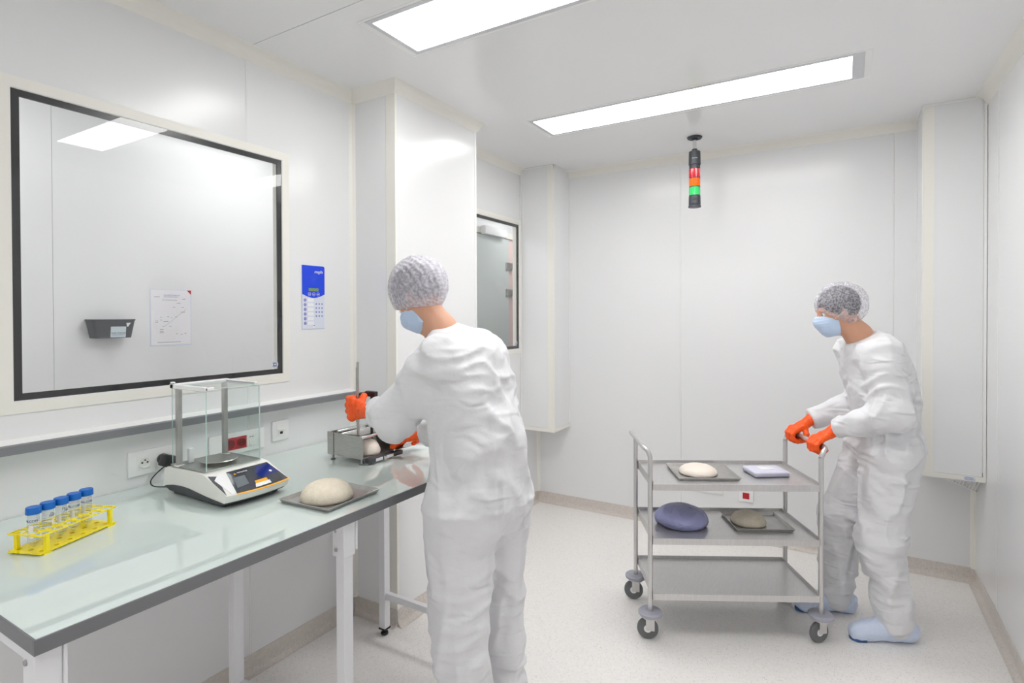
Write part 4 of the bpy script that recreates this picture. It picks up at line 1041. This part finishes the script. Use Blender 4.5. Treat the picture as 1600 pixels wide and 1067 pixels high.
def person(loc, label, P, seed, cap_m, cap_scale=1.0):
    t = thing('person', loc, label, 'person')
    Rm, hc = headframe(P['head'], P['look']); hs = head_sdf(Rm, hc)
    # ---- body: one continuous surface (head, neck, trunk, arms, legs)
    bp = [cap(P['neck'], P['head'], .058, .050), cap(P['chest'], P['neck'], .10, .056), cap(P['pelvis'], P['chest'], .10, .11), cap(P['shL'], P['shR'], .055, .055)]
    for s in 'LR':
        bp += [cap(P['sh' + s], P['el' + s], .045, .036), cap(P['el' + s], P['wr' + s], .034, .024), cap(P['hip' + s], P['kn' + s], .075, .052), cap(P['kn' + s], P['an' + s], .052, .036), cap(P['an' + s], P['toe' + s], .034, .026)]
    bu = union(bp, .03)
    JT = [v for k, v in P.items() if k not in ('look', 'side') and isinstance(v, tuple)]
    lo = np.min(JT, 0) - .16; hi = np.max(JT, 0) + .16
    hcv = Vector(P['head'])
    sdf_obj('body', lambda p: smin(hs(p), bu(p), .02), lo, hi, .0075, M['skin'], t)
    # ---- coverall
    Wd = P['side']                                  # unit vector across the shoulders
    fx = np.array([[-Wd[1], Wd[0], 0], [Wd[0], Wd[1], 0], [0, 0, 1]], np.float32).T      # columns: depth, width, up
    def tor(c, d_, w_, h_): return ell(c, (d_, w_, h_), fx)
    cp = [tor(P['pelvis'], P.get('pd', .145), .190, .17), tor(P['waist'], P.get('wd', .135), .172, .20), tor(P['chest'], .138, .190, .20), tor(P['upper'], .118, P.get('uw', .195), .125),
          cap(P['upper'], P['collar'], .10, .062)]
    for s in 'LR':
        cp += [cap(P['sh' + s], P['el' + s], .076, .070), cap(P['el' + s], P['wr' + s], .072, .045), cap(P['hip' + s], P['kn' + s], .118, .094), cap(P['kn' + s], P['an' + s], .096, .080)]
    cu = union(cp, .045); nk = A3(P['collar']); up_n = A3(Vector(P['neck']) - Vector(P['upper'])); up_n /= np.linalg.norm(up_n)
    wr = [(A3(P['wr' + s]), A3((Vector(P['wr' + s]) - Vector(P['el' + s])).normalized())) for s in 'LR']
    def suit(p):
        d = cu(p) - folds(p, P.get('fold', .0105), 1.0, seed)
        d = d - .005 * np.exp(-((p[..., 2] - .905) / .010) ** 2)      # welt where jacket meets trousers
        d = np.maximum(d, np.minimum((p - nk) @ up_n - P.get('ch', .030), 1))       # open at the collar
        for c, n_ in wr:
            e = (p - c) @ n_; near = np.linalg.norm(p - c, axis=-1) - .13
            d = np.maximum(d, np.minimum(e - .005, -near))
        return np.maximum(d, .012 - p[..., 2])
    cv = sdf_obj('coverall', suit, lo - .03, hi + .03, .0068, M['suit'], t, iters=1, label='baggy white coverall', maxd=.035)
    # seam tape across the seat
    # ---- head gear
    W_ = lambda v: to_w(Rm, hc, v)
    hair = ell((-.015, 0, .039), (.103, .084, .098)); cs = cap_scale
    def hairf(p):
        q = ((p - hc) @ Rm) / .94; return np.maximum(hair(q), np.maximum(q[..., 0] * .85 - q[..., 2] - .050, -q[..., 2] - .062)) * .94
    lo_h, hi_h = around(P['head'], .19)
    sdf_obj('hair', hairf, lo_h, hi_h, .005, M['hair'], t)
    capE = ell((-.027, 0, .036), (.126 * cs, .108 * cs, .119 * cs))
    def capf(p):
        q = ((p - hc) @ Rm) / .94
        an = np.arctan2(q[..., 1], q[..., 0]); pl = .0022 * np.sin(an * 34 + vnoise(p * 40) * 2) + .004 * vnoise(p * 28)
        d = capE(q) - pl
        return np.maximum(d, np.maximum(q[..., 0] * .75 - q[..., 2] - .050, -q[..., 2] - .085)) * .94
    sdf_obj('bouffant_cap', capf, lo_h, hi_h, .0042, cap_m, t, label='gathered see-through bouffant cap over dark hair')
    mk = union([ell((.040, 0, -.052), (.070, .066, .078)), cap((.088, 0, -.004), (.104, 0, -.034), .014, .019)], .04)
    def maskf(p):
        q = ((p - hc) @ Rm) / .94; d = (mk(q) - .002 - .0010 * np.sin(q[..., 2] * 420)) * .94
        return np.maximum(d, np.maximum(np.maximum(.022 - q[..., 0], q[..., 2] + .012 - (q[..., 0] - .02) * .12), np.maximum(-q[..., 2] - .118, np.abs(q[..., 1]) - .062)))
    sdf_obj('face_mask', maskf, lo_h, hi_h, .004, M['mask'], t, label='pale blue surgical mask')
    b = B()
    for s in (-1, 1):
        b.tube(smooth_path([Vector(W_((.04, s * .066, -.025))), Vector(W_((.015, s * .078, -.008))), Vector(W_((-.012, s * .088, .012)))], 4), .0014, 6)
    b.out('mask_loop', M['wprint'], t)
    for s in (-1, 1):
        c_ = Vector(W_((.074, s * .032, .003))); b = B(); e = bmesh.new(); bmesh.ops.create_uvsphere(e, u_segments=16, v_segments=10, radius=.0118)
        for v in e.verts: v.co += c_
        b.merge(e); ey = b.out('eye', M['eyew'], t, smooth='all')
        c2_ = Vector(W_((.0815, s * .032, .003))); b = B(); e = bmesh.new(); bmesh.ops.create_uvsphere(e, u_segments=12, v_segments=8, radius=.0062)
        for v in e.verts: v.co += c2_
        b.merge(e); b.out('iris', M['iris'], ey, smooth='all')
    for s in 'LR':
        g = P['glove' + s]; c_ = P['hand' + s]; l_, h_ = around(c_, .16)
        tex = lambda p, g=g: g(p) - .0012 * vnoise(p * 160) - .0014 * vnoise(p * 60)
        sdf_obj('glove', tex, l_, h_, .0030, M['orange'], t, iters=1, label='orange rubber glove')
        # overshoe
        a, k = Vector(P['an' + s]), Vector(P['toe' + s]); f1 = (k - a); f1.z = 0; f1.normalize(); ms = a * .5 + k * .5
        heel = a - f1 * .055; 
        so = union([cap((heel.x, heel.y, .046), (k.x, k.y, .036), .048, .042), cap((heel.x + f1.x * .05, heel.y + f1.y * .05, .075), (k.x - f1.x * .06, k.y - f1.y * .06, .05), .045, .04), cap((heel.x + f1.x * .02, heel.y + f1.y * .02, .06), (a.x, a.y, .15), .05, .056)], .03)
        pitch = P.get('lift' + s, 0)
        shoe = lambda p, so=so: np.maximum(so(p) - folds(p, .0045, 1.6, seed + 2), .003 - p[..., 2])
        l_ = [min(heel.x, k.x) - .1, min(heel.y, k.y) - .1, -.02]; h_ = [max(heel.x, k.x) + .1, max(heel.y, k.y) + .1, .24]
        sh = sdf_obj('overshoe', shoe, l_, h_, .005, M['shoe'], t, label='pale blue disposable overshoe')
        T_ = Matrix(((f1.x, -f1.y, 0, k.x), (f1.y, f1.x, 0, k.y), (0, 0, 1, 0), (0, 0, 0, 1)))
        B(T_).prism([(-.02, -.036), (.02, -.033), (.036, -.016), (.040, 0), (.036, .016), (.02, .033), (-.02, .036)], .001, .014, 'z').out('shoe_sole', M['sole'], sh)
    return t

# ---- worker at the bench (faces the wall, leans over the slicer)
P = dict(pelvis=(-1.108, 1.625, .93), waist=(-1.112, 1.63, 1.08), chest=(-1.150, 1.635, 1.25), upper=(-1.190, 1.64, 1.385), neck=(-1.275, 1.625, 1.495), collar=(-1.250, 1.632, 1.465), head=(-1.358, 1.600, 1.615),
         look=(-.72, -.08, -.66), side=(0.10, .995), shL=(-1.165, 1.470, 1.400), shR=(-1.175, 1.775, 1.385), ch=.045, uw=.178, pd=.165, wd=.158,
         elL=(-1.365, 1.475, 1.195), wrL=(-1.598, 1.622, 1.172), elR=(-1.33, 1.83, 1.16), wrR=(-1.535, 1.85, 1.045),
         hipL=(-1.115, 1.53, .88), hipR=(-1.10, 1.735, .88), knL=(-1.110, 1.50, .50), knR=(-1.125, 1.755, .49), anL=(-1.055, 1.50, .10), anR=(-1.09, 1.76, .10),
         toeL=(-1.22, 1.47, .04), toeR=(-1.26, 1.77, .04))
hl = (RX, RY, 1.160)
P['handL'] = (RX + .03, RY - .01, 1.160)
P['gloveL'] = grip_glove((0, 0, 1), (P['wrL'][0] - RX, P['wrL'][1] - RY + .01, 0), (.35, -1, 0), hl, r=.0150, gap=.0255)
P['gloveR'] = flat_glove((-.92, -.05, -.28), (-.2, 0, 1), (-1.560, 1.852, 1.040), -1, .35, r=.0135)
P['handR'] = (-1.62, 1.848, 1.02)
person((-1.1, 1.63, 0), 'person in white coverall, cap and orange gloves leaning over the steel jig at the bench', P, 1.7, M['cap'])

# ================================================================== TROLLEY
c2 = Vector((-.794, 2.607, 0)); dX = Vector((.877, .48, 0)).normalized(); nX = Vector((-dX.y, dX.x, 0))
T = Matrix(((dX.x, nX.x, 0, c2.x), (dX.y, nX.y, 0, c2.y), (0, 0, 1, 0), (0, 0, 0, 1)))
CL, CW = .80, .40
cart = thing('trolley', tuple(T @ Vector((CL / 2, CW / 2, 0))), 'three-shelf stainless steel trolley on castors pushed by the second person', 'trolley')
def shelf(z):
    b = B(T); x0, x1, y0, y1 = .012, CL - .012, .0, CW; h = .03; e = .0015
    b.box(x0, x1, y0, y1, z - h, z - h + .002)
    b.box(x0, x1, y0 - e, y0 + e, z - h, z, bev=.0006).box(x0, x1, y1 - e, y1 + e, z - h, z + .012, bev=.0006)
    b.box(x0 - e, x0 + e, y0, y1, z - h, z + .012, bev=.0006).box(x1 - e, x1 + e, y0, y1, z - h, z + .012, bev=.0006)
    sf = b.out('shelf', M['steelc'], cart)
    B(T).box(x0 + .001, x1 - .001, y0 + .0016, y1 - .0016, z - .006, z - .004).out('shelf_deck', M['steelc'], sf)
M['steelc'] = mat('satin_steel', (.66, .65, .645), .33, metal=.8, noise=(20, (.61, .60, .60), (12, 1, 1)))
for z in (.745, .487, .222): shelf(z)
for x in (.0, CL):
    for y in (0.012, CW - .012):
        B(T).tube([(x, y, .105), (x, y, .873)], .0115, 14).out('post', M['steelc'], cart, smooth=True)
    sgn = -1 if x == 0 else 1
    pts = [Vector((x, .012, .873)), Vector((x + sgn * .012, .014, .901)), Vector((x + sgn * .03, .045, .916)), Vector((x + sgn * .03, CW / 2, .918)), Vector((x + sgn * .03, CW - .045, .916)), Vector((x + sgn * .012, CW - .014, .901)), Vector((x, CW - .012, .873))]
    B(T).tube(smooth_path(pts, 6), .0115, 14).out('handle', M['steelc'], cart, smooth='all')
for (x, y) in ((.0, .012), (CL, .012), (.0, CW - .012), (CL, CW - .012)):
    Tc = T @ Matrix.Translation((x, y, 0)) @ Matrix.Rotation(math.radians(18 if x else -12), 4, 'Z')
    b = B(Tc); b.lathe([(.016, .118), (.034, .112), (.040, .106), (.040, .128), (.02, .134)], (0, 0, 0), 20)
    b.box(-.020, .020, -.0155, -.0125, .045, .112).box(-.020, .020, .0125, .0155, .045, .112); cs_ = b.out('castor', M['steelc'], cart)
    B(Tc).lathe([(.030, -.010), (.046, -.010), (.050, -.005), (.050, .005), (.046, .010), (.030, .010)], (-.012, 0, .0505), 28, 'y').out('tyre', M['wheel'], cs_, smooth=True)
    B(Tc).lathe([(.0001, -.012), (.012, -.012), (.030, -.006), (.030, .006), (.012, .012), (.0001, .012)], (-.012, 0, .0505), 24, 'y').out('wheel_hub', M['platec'], cs_, smooth=True)
    B(Tc).lathe([(.0001, .105), (.052, .105), (.056, .110), (.056, .120), (.05, .125), (.0001, .125)], (0, 0, .012), 24).out('bumper_disc', M['lavg'], cs_, smooth=True) if 'lavg' in M else None

# things on the trolley
zt = .741
def onT(x, y, z): return tuple(T @ Vector((x, y, z)))
angT = math.atan2(dX.y, dX.x)
steel_tray('metal_tray', onT(.30, .20, zt), angT, .30, .26, .014, 'grey metal tray with a flat cream dome, top shelf of the trolley')
dome('cream_dome', onT(.28, .20, zt + .0025), .095, .045, 'flat cream dome on the tray on the top trolley shelf', M['domew'])
steel_tray('metal_tray', onT(.58, .22, .483), angT, .28, .24, .014, 'grey metal tray carrying a beige dome, middle shelf of the trolley')
dome('beige_dome', onT(.54, .22, .4855), .085, .058, 'beige dome on the tray on the middle trolley shelf', M['dome'])
def lump(name, c, r, label, m, seed, cat, fl=.0):
    th = thing(name, c, label, cat); c = Vector(c)
    Rz = np.array([[dX.x, nX.x, 0], [dX.y, nX.y, 0], [0, 0, 1]], np.float32)
    e1 = ell((c.x, c.y, c.z + r[2] * .55), r, Rz); e2 = ell(tuple(c + dX * r[0] * .4 + Vector((0, 0, r[2] * .4))), (r[0] * .6, r[1] * .8, r[2] * .7), Rz); z0 = c.z + .0005
    f_ = lambda p: np.maximum(smin(e1(p), e2(p), .03) - folds(p, .006, 1.3, seed), z0 - p[..., 2])
    sdf_obj('bag_body', f_, [c[i] - (.22, .22, .03)[i] for i in range(3)], [c[i] + .22 for i in range(3)], .006, m, th); return th
lump('plastic_bag', onT(.19, .20, .483), (.125, .115, .060), 'crumpled lavender bag on the left of the middle trolley shelf', M['lav'], 4.1, 'bag')
t = thing('wipes_pack', onT(.62, .20, zt), 'flat pale lavender pack on the right of the top trolley shelf', 'pack')
Tp = T @ Matrix.Translation((.62, .20, zt)) @ Matrix.Rotation(.1, 4, 'Z')
b = B(Tp); b.box(-.09, .09, -.07, .07, .0005, .028, bev=.009, seg=3); b.out('pack_body', M['lavp'], t, smooth=True)
B(Tp).box(-.035, .035, -.022, .022, .0275, .031, bev=.002).out('flap', M['plate'], t)

# ---- second person pushing the trolley
hx = -dX
bar = lambda y: T @ Vector((CL + .03, y, .918))
hN, hF = bar(.085), bar(.325)
wd = (dX * .75 + Vector((0, 0, .66))).normalized(); bk = (Vector((0, 0, .8)) - dX * .6).normalized()
wN, wF = hN + wd * .110 + bk * .008, hF + wd * .110 + bk * .008
Q = dict(pelvis=(.165, 3.275, .91), waist=(.165, 3.275, 1.05), chest=(.145, 3.265, 1.22), upper=(.110, 3.255, 1.335), neck=(.055, 3.235, 1.445), collar=(.078, 3.243, 1.41), head=(-.035, 3.200, 1.560),
         look=(-.92, -.34, -.22), side=(-.40, .916), shL=(.135, 3.115, 1.365), shR=(.03, 3.40, 1.365),
         elL=(.185, 3.06, 1.10), wrL=tuple(wN), elR=(.09, 3.45, 1.10), wrR=tuple(wF),
         hipL=(.185, 3.20, .86), hipR=(.12, 3.37, .86), knL=(.14, 3.17, .48), knR=(-.02, 3.36, .50), anL=(.205, 3.20, .10), anR=(-.04, 3.36, .10),
         toeL=(.055, 3.12, .04), toeR=(-.19, 3.285, .04), handL=tuple(hN + wd * .03), handR=tuple(hF + wd * .03), fold=.0105)
Q['gloveL'] = grip_glove(nX, wd, bk, hN, 1); Q['gloveR'] = grip_glove(nX, wd, bk, hF, -1)
person((.14, 3.25, 0), 'person in white coverall and dark cap pushing the steel trolley, head lowered', Q, 5.2, M['cap2'])
